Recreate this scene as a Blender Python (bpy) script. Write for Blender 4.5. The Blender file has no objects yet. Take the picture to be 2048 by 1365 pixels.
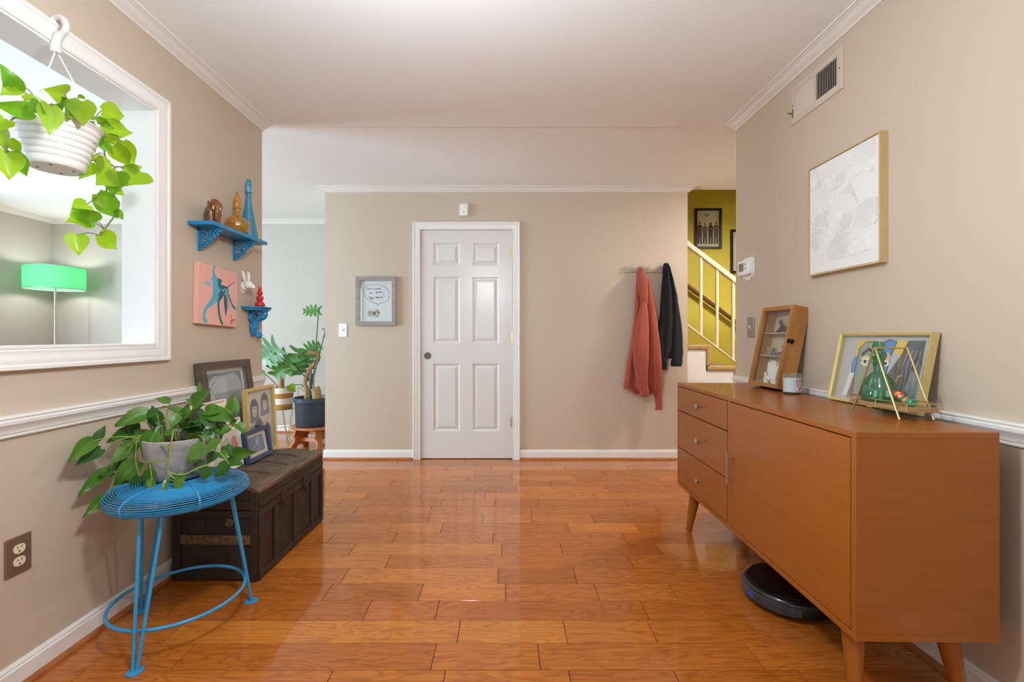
import bpy, math, random
from mathutils import Vector, Matrix, Quaternion
random.seed(7)
PI = math.pi
S = bpy.context.scene
COL = S.collection

# ------------------------------------------------------------------ camera, world, light, exposure
FOC, VPX, VPY, CH = 900.0, 1010.0, 674.0, 1.094      # focal length (px), vanishing point (px), camera height (m)
cam = bpy.data.cameras.new('camera'); camo = bpy.data.objects.new('camera', cam); COL.objects.link(camo)
cam.sensor_width = 36.0; cam.lens = FOC / 2048 * 36.0
cam.shift_x = (1024 - VPX) / 2048; cam.shift_y = -(682.5 - VPY) / 2048
cam.clip_start = 0.02
camo.location = (0, 0, CH); camo.rotation_euler = (PI / 2, 0, 0)
S.camera = camo

W = bpy.data.worlds.new('world'); S.world = W; W.use_nodes = True
W.node_tree.nodes['Background'].inputs[0].default_value = (0.80, 0.90, 1.0, 1)
W.node_tree.nodes['Background'].inputs[1].default_value = 1.5

def area(name, loc, rot, sx, sy, power, col):
    l = bpy.data.lights.new(name, 'AREA'); l.shape = 'RECTANGLE'; l.size = sx; l.size_y = sy; l.energy = power; l.color = col
    o = bpy.data.objects.new(name, l); COL.objects.link(o); o.location = loc; o.rotation_euler = rot
    return o
# daylight coming in at the windows behind the camera and in the living room
area('daylight_front_window', (0.0, -2.30, 1.45), (-PI / 2, 0, PI), 2.3, 1.7, 12, (0.66, 0.86, 1.0))
area('daylight_living_window', (-5.05, 2.30, 1.25), (0, -PI / 2, 0), 1.5, 2.0, 178, (0.66, 0.86, 1.0))
area('daylight_living_front_window', (-3.4, -2.30, 1.40), (-PI / 2, 0, PI), 2.2, 1.6, 40, (0.66, 0.86, 1.0))
LAMP_POWER, HALL_POWER, GREEN_POWER = 185, 1450, 13
S.view_settings.view_transform = 'Standard'; S.view_settings.look = 'None'
S.view_settings.gamma = 1.0; S.view_settings.use_curve_mapping = False
S.view_settings.exposure = 0.22
S.cycles.max_bounces = 8; S.cycles.diffuse_bounces = 5; S.cycles.glossy_bounces = 4; S.cycles.transparent_max_bounces = 16; S.cycles.caustics_reflective = False; S.cycles.caustics_refractive = False

# ------------------------------------------------------------------ helpers
def lin(c):
    return tuple(((v / 255) / 12.92 if v / 255 <= 0.04045 else ((v / 255 + 0.055) / 1.055) ** 2.4) for v in c)

MATS = {}
def mat(name, rgb, rough=0.5, metal=0.0, coat=0.0, trans=0.0, ior=1.45, noise=0.0, nscale=8.0, bump=0.0, bscale=60.0,
        stretch=(1, 1, 1), emit=0.0, spec=0.5, rgb2=None, alpha=1.0, sheen=0.0, subs=0.0, coat_rough=0.08):
    """A procedural material: base colour, optionally varied by noise towards rgb2 (or darker), with a noise bump."""
    if name in MATS: return MATS[name]
    m = bpy.data.materials.new(name); m.use_nodes = True; nt = m.node_tree; b = nt.nodes['Principled BSDF']
    c = lin(rgb)
    b.inputs['Base Color'].default_value = (*c, 1); b.inputs['Roughness'].default_value = rough
    b.inputs['Metallic'].default_value = metal; b.inputs['Coat Weight'].default_value = coat
    b.inputs['Coat Roughness'].default_value = coat_rough
    b.inputs['Transmission Weight'].default_value = trans; b.inputs['IOR'].default_value = ior
    b.inputs['Specular IOR Level'].default_value = spec; b.inputs['Alpha'].default_value = alpha
    b.inputs['Sheen Weight'].default_value = sheen
    if subs: b.inputs['Subsurface Weight'].default_value = subs; b.inputs['Subsurface Radius'].default_value = (0.01, 0.02, 0.005)
    if emit:
        b.inputs['Emission Color'].default_value = (*c, 1); b.inputs['Emission Strength'].default_value = emit
    if noise or bump:
        tc = nt.nodes.new('ShaderNodeTexCoord'); mp = nt.nodes.new('ShaderNodeMapping')
        mp.inputs['Scale'].default_value = stretch
        nt.links.new(tc.outputs['Object'], mp.inputs[0])
        oi = nt.nodes.new('ShaderNodeObjectInfo')
        mu = nt.nodes.new('ShaderNodeMath'); mu.operation = 'MULTIPLY'; mu.inputs[1].default_value = 37.0
        nt.links.new(oi.outputs['Random'], mu.inputs[0]); nt.links.new(mu.outputs[0], mp.inputs['Location'])
    if noise:
        n = nt.nodes.new('ShaderNodeTexNoise'); n.inputs['Scale'].default_value = nscale; n.inputs['Detail'].default_value = 5
        nt.links.new(mp.outputs[0], n.inputs['Vector'])
        r = nt.nodes.new('ShaderNodeValToRGB')
        c2 = lin(rgb2) if rgb2 else tuple(v * (1 - noise) for v in c)
        r.color_ramp.elements[0].position = 0.3; r.color_ramp.elements[0].color = (*c2, 1)
        r.color_ramp.elements[1].position = 0.7; r.color_ramp.elements[1].color = (*c, 1)
        nt.links.new(n.outputs['Fac'], r.inputs[0]); nt.links.new(r.outputs[0], b.inputs['Base Color'])
    if bump:
        n2 = nt.nodes.new('ShaderNodeTexNoise'); n2.inputs['Scale'].default_value = bscale; n2.inputs['Detail'].default_value = 4
        nt.links.new(mp.outputs[0], n2.inputs['Vector'])
        bp = nt.nodes.new('ShaderNodeBump'); bp.inputs['Strength'].default_value = bump; bp.inputs['Distance'].default_value = 0.003
        nt.links.new(n2.outputs['Fac'], bp.inputs['Height']); nt.links.new(bp.outputs[0], b.inputs['Normal'])
    MATS[name] = m
    return m

def glass_mat(name, rgb, rough=0.03, tint=0.6, gloss=0.03):
    """Thin coloured glass: see-through with a sheen; cheap and free of caustic noise."""
    if name in MATS: return MATS[name]
    m = bpy.data.materials.new(name); m.use_nodes = True; nt = m.node_tree; nt.nodes.clear()
    out = nt.nodes.new('ShaderNodeOutputMaterial'); t = nt.nodes.new('ShaderNodeBsdfTransparent'); g = nt.nodes.new('ShaderNodeBsdfGlossy')
    d = nt.nodes.new('ShaderNodeBsdfDiffuse'); lw = nt.nodes.new('ShaderNodeLayerWeight'); lw.inputs[0].default_value = 0.5
    fr = nt.nodes.new('ShaderNodeMapRange'); pw = nt.nodes.new('ShaderNodeMath'); pw.operation = 'POWER'; pw.inputs[1].default_value = 4.0
    nt.links.new(lw.outputs['Facing'], pw.inputs[0]); nt.links.new(pw.outputs[0], fr.inputs[0]); fr.inputs[3].default_value = gloss; fr.inputs[4].default_value = 0.8
    c = lin(rgb); t.inputs[0].default_value = (*c, 1); d.inputs[0].default_value = (*c, 1)
    g.inputs[0].default_value = (1, 1, 1, 1); g.inputs[1].default_value = rough
    m1 = nt.nodes.new('ShaderNodeMixShader'); m1.inputs[0].default_value = 1 - tint
    nt.links.new(d.outputs[0], m1.inputs[1]); nt.links.new(t.outputs[0], m1.inputs[2])
    m2 = nt.nodes.new('ShaderNodeMixShader'); nt.links.new(fr.outputs[0], m2.inputs[0])
    nt.links.new(m1.outputs[0], m2.inputs[1]); nt.links.new(g.outputs[0], m2.inputs[2]); nt.links.new(m2.outputs[0], out.inputs[0])
    MATS[name] = m
    return m

class MB:
    """Collects shapes and builds them as one mesh object."""
    def __init__(s): s.v = []; s.f = []; s.m = []; s.cur = 0
    def add(s, vs, fs):
        o = len(s.v); s.v += [tuple(p) for p in vs]; s.f += [tuple(i + o for i in f) for f in fs]; s.m += [s.cur] * len(fs); return s
    def slot(s, i): s.cur = i; return s
    def box(s, x0, x1, y0, y1, z0, z1):
        vs = [(x, y, z) for z in (z0, z1) for y in (y0, y1) for x in (x0, x1)]
        return s.add(vs, [(0, 2, 3, 1), (4, 5, 7, 6), (0, 1, 5, 4), (2, 6, 7, 3), (0, 4, 6, 2), (1, 3, 7, 5)])
    def tube(s, pts, r, n=8, caps=True, closed=False, flat=None):
        pts = [Vector(p) for p in pts]; k = len(pts); rs = r if isinstance(r, (list, tuple)) else [r] * k
        vs = []; up = None
        for i in range(k):
            if closed: t = pts[(i + 1) % k] - pts[i - 1]
            else: t = pts[min(i + 1, k - 1)] - pts[max(i - 1, 0)]
            t = t.normalized() if t.length > 1e-9 else Vector((0, 0, 1))
            if up is None:
                up = Vector((0, 0, 1)) if abs(t.z) < 0.9 else Vector((0, 1, 0))
            a = up - t * up.dot(t)
            if a.length < 1e-6: a = t.orthogonal()
            a.normalize(); up = a; b = t.cross(a)
            for j in range(n):
                th = 2 * PI * j / n; fa = flat or 1.0
                vs.append(pts[i] + (a * math.cos(th) * fa + b * math.sin(th)) * rs[i])
        fs = []
        for i in range(k if closed else k - 1):
            i2 = (i + 1) % k
            for j in range(n):
                fs.append((i * n + j, i * n + (j + 1) % n, i2 * n + (j + 1) % n, i2 * n + j))
        if caps and not closed:
            fs.append(tuple(range(n - 1, -1, -1))); fs.append(tuple((k - 1) * n + j for j in range(n)))
        return s.add(vs, fs)
    def lathe(s, prof, n=32, c=(0, 0, 0), flute=0, amp=0.0, sx=1.0, sy=1.0):
        vs = []
        for (r, z) in prof:
            for j in range(n):
                th = 2 * PI * j / n; rr = r * (1 + (amp * math.cos(flute * th) if flute else 0))
                vs.append((c[0] + rr * math.cos(th) * sx, c[1] + rr * math.sin(th) * sy, c[2] + z))
        fs = []
        for i in range(len(prof) - 1):
            for j in range(n):
                fs.append((i * n + j, i * n + (j + 1) % n, (i + 1) * n + (j + 1) % n, (i + 1) * n + j))
        if prof[0][0] > 1e-5: fs.append(tuple(range(n - 1, -1, -1)))
        if prof[-1][0] > 1e-5: fs.append(tuple((len(prof) - 1) * n + j for j in range(n)))
        return s.add(vs, fs)
    def prism(s, poly, axis, a0, a1):
        """poly: 2-D points counter-clockwise; axis 'x','y','z': the direction it is extruded along."""
        def mk(p, a):
            return {'x': (a, p[0], p[1]), 'y': (p[0], a, p[1]), 'z': (p[0], p[1], a)}[axis]
        n = len(poly); vs = [mk(p, a0) for p in poly] + [mk(p, a1) for p in poly]
        fs = [tuple(range(n - 1, -1, -1)), tuple(range(n, 2 * n))] + [(i, (i + 1) % n, n + (i + 1) % n, n + i) for i in range(n)]
        return s.add(vs, fs)
    def sweep(s, prof, path, w, closed=False):
        """Sweeps prof [(a, b)] along a polyline with mitred corners: a = sideways (w x direction), b = along w."""
        w = Vector(w); pts = [Vector(p) for p in path]; k = len(pts); rows = []
        for i in range(k):
            d0 = (pts[i] - pts[i - 1]).normalized() if (i > 0 or closed) else None
            d1 = (pts[(i + 1) % k] - pts[i]).normalized() if (i < k - 1 or closed) else None
            n0 = w.cross(d0) if d0 else None; n1 = w.cross(d1) if d1 else None
            if n0 is None: m = n1
            elif n1 is None: m = n0
            else: m = (n0 + n1) / max(1e-6, 1 + n0.dot(n1))
            rows.append([pts[i] + m * a + w * b for a, b in prof])
        n = len(prof); vs = [p for r in rows for p in r]; fs = []
        for i in range(k if closed else k - 1):
            i2 = (i + 1) % k
            for j in range(n):
                fs.append((i * n + j, i * n + (j + 1) % n, i2 * n + (j + 1) % n, i2 * n + j))
        if not closed: fs.append(tuple(range(n - 1, -1, -1))); fs.append(tuple((k - 1) * n + j for j in range(n)))
        return s.add(vs, fs)
    def ball(s, c, r, n=16, m=10, rot=None):
        r = r if isinstance(r, (tuple, list)) else (r, r, r); c = Vector(c); vs = []
        for i in range(m + 1):
            ph = PI * i / m
            for j in range(n):
                th = 2 * PI * j / n
                p = Vector((r[0] * math.sin(ph) * math.cos(th), r[1] * math.sin(ph) * math.sin(th), -r[2] * math.cos(ph)))
                if rot: p = rot @ p
                vs.append(c + p)
        fs = [(i * n + j, i * n + (j + 1) % n, (i + 1) * n + (j + 1) % n, (i + 1) * n + j) for i in range(m) for j in range(n)]
        return s.add(vs, fs)
    def build(s, name, mats, parent=None, smooth=40, bevel=0, loc=None, rot=None):
        me = bpy.data.meshes.new(name); me.from_pydata(s.v, [], s.f)
        if not isinstance(mats, (list, tuple)): mats = [mats]
        for m in mats: me.materials.append(m)
        me.polygons.foreach_set('material_index', s.m)
        me.validate(); me.update()
        import bmesh
        bm = bmesh.new(); bm.from_mesh(me); bmesh.ops.remove_doubles(bm, verts=bm.verts, dist=1e-6)
        bmesh.ops.recalc_face_normals(bm, faces=bm.faces); bm.to_mesh(me); bm.free()
        if smooth:
            me.polygons.foreach_set('use_smooth', [True] * len(me.polygons)); me.set_sharp_from_angle(angle=math.radians(smooth))
        o = bpy.data.objects.new(name, me); COL.objects.link(o)
        if parent: o.parent = parent
        if loc: o.location = loc
        if rot: o.rotation_euler = rot
        if bevel:
            b = o.modifiers.new('bevel', 'BEVEL'); b.width = bevel; b.segments = 2; b.limit_method = 'ANGLE'; b.angle_limit = math.radians(50)
        return o

def remesh(o, vox, it=4):
    m = o.modifiers.new('remesh', 'REMESH'); m.mode = 'VOXEL'; m.voxel_size = vox; m.use_smooth_shade = True
    k = o.modifiers.new('smooth', 'SMOOTH'); k.iterations = it; k.factor = 0.5
    return o
def tag(o, label, cat=None, group=None, kind=None):
    o['label'] = label
    if cat: o['category'] = cat
    if group: o['group'] = group
    if kind: o['kind'] = kind
    return o
def thing(name, label, cat, loc=(0, 0, 0), rot=(0, 0, 0), group=None, kind=None):
    o = bpy.data.objects.new(name, None); COL.objects.link(o); o.empty_display_size = 0.05
    o.location = loc; o.rotation_euler = rot
    return tag(o, label, cat, group, kind)
def struct(name, mb, m, label, cat, parent=None, **k):
    o = mb.build(name, m, parent, **k)
    if not parent: tag(o, label, cat, kind='structure')
    return o
def P(px, py, Y):
    s = FOC / Y
    return Vector(((px - VPX) / s, Y, CH - (py - VPY) / s))
def qcurve(a, b, c, n=8):
    a, b, c = Vector(a), Vector(b), Vector(c)
    return [a * (1 - t) ** 2 + b * 2 * t * (1 - t) + c * t * t for t in [i / n for i in range(n + 1)]]
def catmull(pts, n=6):
    pts = [Vector(p) for p in pts]; out = []
    for i in range(len(pts) - 1):
        p0 = pts[max(i - 1, 0)]; p1 = pts[i]; p2 = pts[i + 1]; p3 = pts[min(i + 2, len(pts) - 1)]
        for k in range(n):
            t = k / n
            out.append(0.5 * ((2 * p1) + (p2 - p0) * t + (2 * p0 - 5 * p1 + 4 * p2 - p3) * t * t + (3 * p1 - p0 - 3 * p2 + p3) * t ** 3))
    out.append(pts[-1]); return out

class Art:
    """Flat print: coloured polygons laid on a sheet (local x to the side, z up, facing -y), each layer a hair proud of the last."""
    def __init__(s): s.mb = MB(); s.mats = []; s.k = 0
    def col(s, c, rough=0.6):
        m = mat('print_%d_%d_%d' % tuple(c), c, rough)
        if m not in s.mats: s.mats.append(m)
        s.mb.slot(s.mats.index(m))
    def poly(s, c, pts):
        s.col(c); s.k += 1; y = -0.00006 * s.k
        s.mb.add([(p[0], y, p[1]) for p in pts], [tuple(range(len(pts)))]); return s
    def rect(s, c, x0, x1, z0, z1): return s.poly(c, [(x0, z0), (x1, z0), (x1, z1), (x0, z1)])
    def ell(s, c, x, z, rx, rz, n=20, rot=0.0):
        q = []
        for i in range(n):
            t = 2 * PI * i / n; a, b = rx * math.cos(t), rz * math.sin(t)
            q.append((x + a * math.cos(rot) - b * math.sin(rot), z + a * math.sin(rot) + b * math.cos(rot)))
        return s.poly(c, q)
    def line(s, c, pts, w):
        s.col(c); s.k += 1; y = -0.00006 * s.k
        ws = w if isinstance(w, (list, tuple)) else [w] * len(pts)
        vs = []
        for i, p in enumerate(pts):
            a = pts[max(i - 1, 0)]; b = pts[min(i + 1, len(pts) - 1)]
            dx, dz = b[0] - a[0], b[1] - a[1]; L = math.hypot(dx, dz) or 1e-6
            nx, nz = -dz / L * ws[i] / 2, dx / L * ws[i] / 2
            vs += [(p[0] + nx, y, p[1] + nz), (p[0] - nx, y, p[1] - nz)]
        s.mb.add(vs, [(2 * i, 2 * i + 1, 2 * i + 3, 2 * i + 2) for i in range(len(pts) - 1)]); return s
    def build(s, name, parent, loc):
        me = bpy.data.meshes.new(name); me.from_pydata(s.mb.v, [], s.mb.f)
        for m in s.mats: me.materials.append(m)
        me.polygons.foreach_set('material_index', s.mb.m); me.validate(); me.update()
        o = bpy.data.objects.new(name, me); COL.objects.link(o); o.parent = parent; o.location = loc
        return o

def picture(name, label, cat, loc, rz, w, h, depth, fw, fmat, lean=0.0, ry=0.0, mat_w=0.0, board=(240, 238, 232), art=None, glass=True,
            face=0.004, group=None, back=True):
    """A framed picture. Origin: bottom centre of its back; local x to its side, z up, front towards -y."""
    t = thing(name, label, cat, loc, (-lean, ry, rz), group)
    prof = [(0, 0), (0, depth), (fw * 0.25, depth), (fw, depth - face), (fw, 0)]
    m = MB().sweep(prof, [(-w / 2, 0, h), (-w / 2, 0, 0), (w / 2, 0, 0), (w / 2, 0, h)], (0, -1, 0), closed=True)
    m.build('frame', fmat, t, smooth=20)
    iw, ih = w - 2 * fw, h - 2 * fw
    if back:
        MB().box(-w / 2 + fw * .5, w / 2 - fw * .5, -0.004, -0.001, fw * .5, h - fw * .5).build('backing_board', mat('print_%d_%d_%d' % tuple(board), board, 0.6), t, smooth=0)
    if art:
        a = Art(); art(a, iw, ih); a.build('artwork', t, (0, -0.0045, h / 2))
    if glass:
        MB().box(-iw / 2 - .001, iw / 2 + .001, -depth + face + 0.004, -depth + face + 0.006, fw - .001, h - fw + .001).build('glass', glass_mat('clear_glass', (250, 252, 252), 0.02, 0.0), t, smooth=0)
    return t

# ------------------------------------------------------------------ the setting
CEIL = 2.42
XL, XR, YE, YF = -1.52, 1.445, 2.815, 4.018          # left wall, right wall, end of both walls, wall with the door
M_WALL = mat('taupe_wall_paint', (196, 180, 160), 0.55, bump=0.04, bscale=140)
M_LIV = mat('grey_living_wall_paint', (188, 182, 174), 0.6, bump=0.04, bscale=140)
M_CEIL = mat('ceiling_paint', (241, 245, 246), 0.85, bump=0.05, bscale=90)
M_TRIM = mat('white_trim_paint', (230, 227, 222), 0.32)
M_DOOR = mat('white_door_paint', (219, 216, 211), 0.25)
M_YEL = mat('yellow_stair_paint', (208, 192, 66), 0.6, bump=0.04, bscale=140)
M_CREAM = mat('cream_rail_paint', (228, 215, 180), 0.4)

def plank_mat():
    m = bpy.data.materials.new('hickory_plank'); m.use_nodes = True; nt = m.node_tree; b = nt.nodes['Principled BSDF']; L = nt.links.new
    tc = nt.nodes.new('ShaderNodeTexCoord'); oi = nt.nodes.new('ShaderNodeObjectInfo'); at = nt.nodes.new('ShaderNodeAttribute'); at.attribute_name = 'tone'
    ad = nt.nodes.new('ShaderNodeMath'); ad.operation = 'ADD'; L(oi.outputs['Random'], ad.inputs[0]); L(at.outputs['Fac'], ad.inputs[1])
    fr = nt.nodes.new('ShaderNodeMath'); fr.operation = 'FRACT'; L(ad.outputs[0], fr.inputs[0])
    mu = nt.nodes.new('ShaderNodeMath'); mu.operation = 'MULTIPLY'; mu.inputs[1].default_value = 91.0; L(fr.outputs[0], mu.inputs[0])
    mp = nt.nodes.new('ShaderNodeMapping'); mp.inputs['Scale'].default_value = (1.6, 9.0, 1.0); L(tc.outputs['Object'], mp.inputs[0]); L(mu.outputs[0], mp.inputs['Location'])
    n1 = nt.nodes.new('ShaderNodeTexNoise'); n1.inputs['Scale'].default_value = 1.6; n1.inputs['Detail'].default_value = 2; n1.inputs['Distortion'].default_value = 0.6; L(mp.outputs[0], n1.inputs['Vector'])
    # cathedral grain: rings cut out of a smooth noise field
    sn = nt.nodes.new('ShaderNodeMath'); sn.operation = 'MULTIPLY'; sn.inputs[1].default_value = 62.0; L(n1.outputs['Fac'], sn.inputs[0])
    s2 = nt.nodes.new('ShaderNodeMath'); s2.operation = 'SINE'; L(sn.outputs[0], s2.inputs[0])
    mp2 = nt.nodes.new('ShaderNodeMapping'); mp2.inputs['Scale'].default_value = (6.0, 150.0, 1.0); L(tc.outputs['Object'], mp2.inputs[0]); L(mu.outputs[0], mp2.inputs['Location'])
    n2 = nt.nodes.new('ShaderNodeTexNoise'); n2.inputs['Scale'].default_value = 1.0; n2.inputs['Detail'].default_value = 4; L(mp2.outputs[0], n2.inputs['Vector'])
    r1 = nt.nodes.new('ShaderNodeValToRGB'); e = r1.color_ramp.elements
    e[0].position = 0.0; e[0].color = (*lin((174, 98, 34)), 1); e[1].position = 1.0; e[1].color = (*lin((204, 126, 50)), 1)
    x = r1.color_ramp.elements.new(0.35); x.color = (*lin((186, 107, 38)), 1); x = r1.color_ramp.elements.new(0.7); x.color = (*lin((192, 112, 41)), 1)
    L(fr.outputs[0], r1.inputs[0])
    rg = nt.nodes.new('ShaderNodeValToRGB'); rg.color_ramp.elements[0].position = 0.0; rg.color_ramp.elements[0].color = (0.72, 0.66, 0.62, 1)
    rg.color_ramp.elements[1].position = 0.5; rg.color_ramp.elements[1].color = (1, 1, 1, 1)
    ma = nt.nodes.new('ShaderNodeMapRange'); ma.inputs[1].default_value = -1; ma.inputs[2].default_value = 1; L(s2.outputs[0], ma.inputs[0]); L(ma.outputs[0], rg.inputs[0])
    mx = nt.nodes.new('ShaderNodeMix'); mx.data_type = 'RGBA'; mx.blend_type = 'MULTIPLY'; mx.inputs['Factor'].default_value = 0.75
    L(r1.outputs[0], mx.inputs['A']); L(rg.outputs[0], mx.inputs['B'])
    rf = nt.nodes.new('ShaderNodeValToRGB'); rf.color_ramp.elements[0].position = 0.32; rf.color_ramp.elements[0].color = (0.62, 0.52, 0.46, 1); rf.color_ramp.elements[1].position = 0.55; rf.color_ramp.elements[1].color = (1, 1, 1, 1)
    L(n2.outputs['Fac'], rf.inputs[0])
    m2 = nt.nodes.new('ShaderNodeMix'); m2.data_type = 'RGBA'; m2.blend_type = 'MULTIPLY'; m2.inputs['Factor'].default_value = 0.65
    L(mx.outputs['Result'], m2.inputs['A']); L(rf.outputs[0], m2.inputs['B']); L(m2.outputs['Result'], b.inputs['Base Color'])
    b.inputs['Roughness'].default_value = 0.32; b.inputs['Specular IOR Level'].default_value = 0.12; b.inputs['Coat Weight'].default_value = 0.85; b.inputs['Coat Roughness'].default_value = 0.07; b.inputs['Coat IOR'].default_value = 1.45
    bp = nt.nodes.new('ShaderNodeBump'); bp.inputs['Strength'].default_value = 0.05; bp.inputs['Distance'].default_value = 0.002
    L(n2.outputs['Fac'], bp.inputs['Height']); L(bp.outputs[0], b.inputs['Normal'])
    return m
M_PLANK = plank_mat()
M_GAP = mat('dark_floor_joint', (58, 34, 20), 0.8)

floor = struct('floor', MB().box(-5.17, 3.7, -2.4, 5.15, -0.08, -0.004), M_GAP, 'glossy reddish-brown hardwood floor of wide planks', 'floor', smooth=0)
# joints read off the photograph row by row, in metres; rows run across the room
ROW_W, ROW0 = 0.12945, 1.4757
SEEN = {0: [(30, 662, 1355, 1945), 1275], 1: [(612, 1180), 1170], 2: [(748, 1322, 1790), 1036], 3: [(255, 632, 1750), 921], 4: [(40, 543, 1000, 1492, 1905), 820],
        5: [(135, 961), 733], 6: [(365, 1675), 656], 7: [(175, 980, 1302, 1830), 588], 8: [(62, 402, 932, 1640), 530], 9: [(380, 657, 1340, 1710), 476],
        10: [(590, 876, 1140, 1470), 426], 11: [(595, 1140, 1820), 381], 12: [(110, 655, 942, 1175, 1650), 340], 13: [(548, 890, 1480), 302],
        14: [(655, 1060, 1550), 267], 15: [(385, 1245, 1730), 234], 16: [(600, 793, 1035), 204], 17: [(570, 835, 1085), 178], 18: [(685, 925, 1320), 153], 19: [(410, 840, 1250), 125]}
rest = MB(); rest_tone = []
nobj = 0
for i in range(-29, 30):
    y0 = ROW0 + (i - 1) * ROW_W; y1 = y0 + ROW_W
    if y1 < -2.35 or y0 > 5.12: continue
    ym = (y0 + y1) / 2; x_lo, x_hi = (-1.62 if y1 < YE else -5.1), (1.5 if y1 < YE else 3.65)
    if y0 > YF: x_hi = -1.6
    xs = []
    if i in SEEN:
        zx, zy = SEEN[i]; s = FOC / ym
        xs = sorted((640 + q / 2.695 - VPX) / s for q in zx)
    if not xs: xs = [random.uniform(-0.6, 0.6)]
    g = []
    for a, b in zip(xs, xs[1:]):                       # a long gap between joints that were read off holds more joints that were not
        g.append(a)
        if b - a > 1.35: g.append(a + (b - a) * random.uniform(0.4, 0.6))
    g.append(xs[-1]); xs = g
    while xs[0] > x_lo: xs.insert(0, xs[0] - random.uniform(0.35, 1.1))
    while xs[-1] < x_hi: xs.append(xs[-1] + random.uniform(0.35, 1.1))
    for a, b in zip(xs, xs[1:]):
        a, b = max(a, x_lo), min(b, x_hi)
        if b - a < 0.03: continue
        gp = 0.0013
        near = y0 > 1.2 and a < 1.7 and b > -2.6 and nobj < 290
        L2, W2 = (b - a) / 2 - gp, ROW_W / 2 - 0.0009
        dz = random.uniform(-0.0003, 0.0003)
        if near:
            mb = MB(); c = 0.0003
            vs = [(-L2, -W2, -0.012), (L2, -W2, -0.012), (L2, W2, -0.012), (-L2, W2, -0.012), (-L2, -W2, -c), (L2, -W2, -c), (L2, W2, -c), (-L2, W2, -c),
                  (-L2 + c, -W2 + c, 0), (L2 - c, -W2 + c, 0), (L2 - c, W2 - c, 0), (-L2 + c, W2 - c, 0)]
            fs = [(0, 3, 2, 1), (8, 9, 10, 11)]
            for k in range(4):
                n = (k + 1) % 4; fs += [(k, n, 4 + n, 4 + k), (4 + k, 4 + n, 8 + n, 8 + k)]
            mb.add(vs, fs).build('plank', M_PLANK, floor, smooth=0, loc=((a + b) / 2, ym, dz)); nobj += 1
        else:
            rest.box(a + gp, b - gp, y0 + 0.0006, y1 - 0.0006, -0.012, dz); rest_tone += [random.random()] * 8
ro = rest.build('far_planks', M_PLANK, floor, smooth=0); ro['kind'] = 'stuff'
at = ro.data.attributes.new('tone', 'FLOAT', 'POINT')
for k in range(len(ro.data.vertices)): at.data[k].value = rest_tone[min(k, len(rest_tone) - 1)]

# pass-through opening in the left wall
OY0, OY1, OZ0, OZ1, WT = 0.25, 1.955, 1.055, 2.081, 0.128
wl = MB().box(XL - WT, XL, -2.4, YE, 0, OZ0).box(XL - WT, XL, -2.4, YE, OZ1, CEIL + .1).box(XL - WT, XL, -2.4, OY0, OZ0, OZ1).box(XL - WT, XL, OY1, YE, OZ0, OZ1)
struct('wall_left', wl, M_WALL, 'warm taupe wall with the white-framed pass-through opening', 'wall', smooth=0)
struct('wall_right', MB().box(XR, XR + 0.12, -2.4, YE, 0, CEIL + .1), M_WALL, 'taupe wall behind the wooden sideboard', 'wall', smooth=0)
struct('wall_back', MB().box(-1.607, -0.78, YF, YF + 0.11, 0, CEIL + .1).box(-0.78, 0.10, YF, YF + 0.11, 2.065, CEIL + .1).box(0.10, 1.63, YF, YF + 0.11, 0, CEIL + .1)
       .box(-1.607, -1.507, YF + .11, 5.15, 0, CEIL + .1), M_WALL, 'taupe wall around the white six-panel door', 'wall', smooth=0)
struct('closet_interior', MB().box(-1.0, 0.3, YF + .5, YF + .52, 0, 2.3), M_WALL, 'plain closet wall behind the white door', 'wall', smooth=0)
struct('wall_living_back', MB().box(-5.3, -1.5, 5.15, 5.27, 0, CEIL + .1), M_LIV, 'pale grey living room wall behind the potted plants', 'wall', smooth=0)
WLY0, WLY1 = 1.25, 3.35
struct('wall_living_left', MB().box(-5.29, -5.17, -2.4, WLY0, 0, CEIL + .1).box(-5.29, -5.17, WLY1, 5.2, 0, CEIL + .1).box(-5.29, -5.17, WLY0, WLY1, 0, .55).box(-5.29, -5.17, WLY0, WLY1, 2.15, CEIL + .1),
       M_LIV, 'pale grey living room side wall beside the green lamp', 'wall', smooth=0)
fw = MB()
for a, b in ((-5.29, -4.5), (-2.3, -1.15), (1.15, 1.57)): fw.box(a, b, -2.52, -2.4, 0, CEIL + .1)
for a, b in ((-4.5, -2.3), (-1.15, 1.15)): fw.box(a, b, -2.52, -2.4, 0, .6).box(a, b, -2.52, -2.4, 2.3, CEIL + .1)
struct('wall_front', fw, M_WALL, 'window wall behind the viewer', 'wall', smooth=0)
struct('wall_stair', MB().box(0.4, 3.8, 5.0, 5.1, 0, 4.7), M_YEL, 'bright yellow stairwell wall', 'wall', smooth=0)
struct('wall_hall_end', MB().box(3.7, 3.8, 2.7, 5.0, 0, 4.7), M_WALL, 'end wall of the hall past the stairs', 'wall', smooth=0)
struct('wall_hall_near', MB().box(XR + .12, 3.8, YE - .12, YE, 0, CEIL + .1), M_WALL, 'hall wall opposite the stairs', 'wall', smooth=0)
struct('wall_stair_upper', MB().box(0.4, 3.8, 4.07, 4.17, CEIL + .1, 4.7).box(0.4, 0.5, 4.17, 5.0, 0, 4.7), M_YEL, 'upper stairwell wall above the hall ceiling', 'wall', smooth=0)

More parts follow.
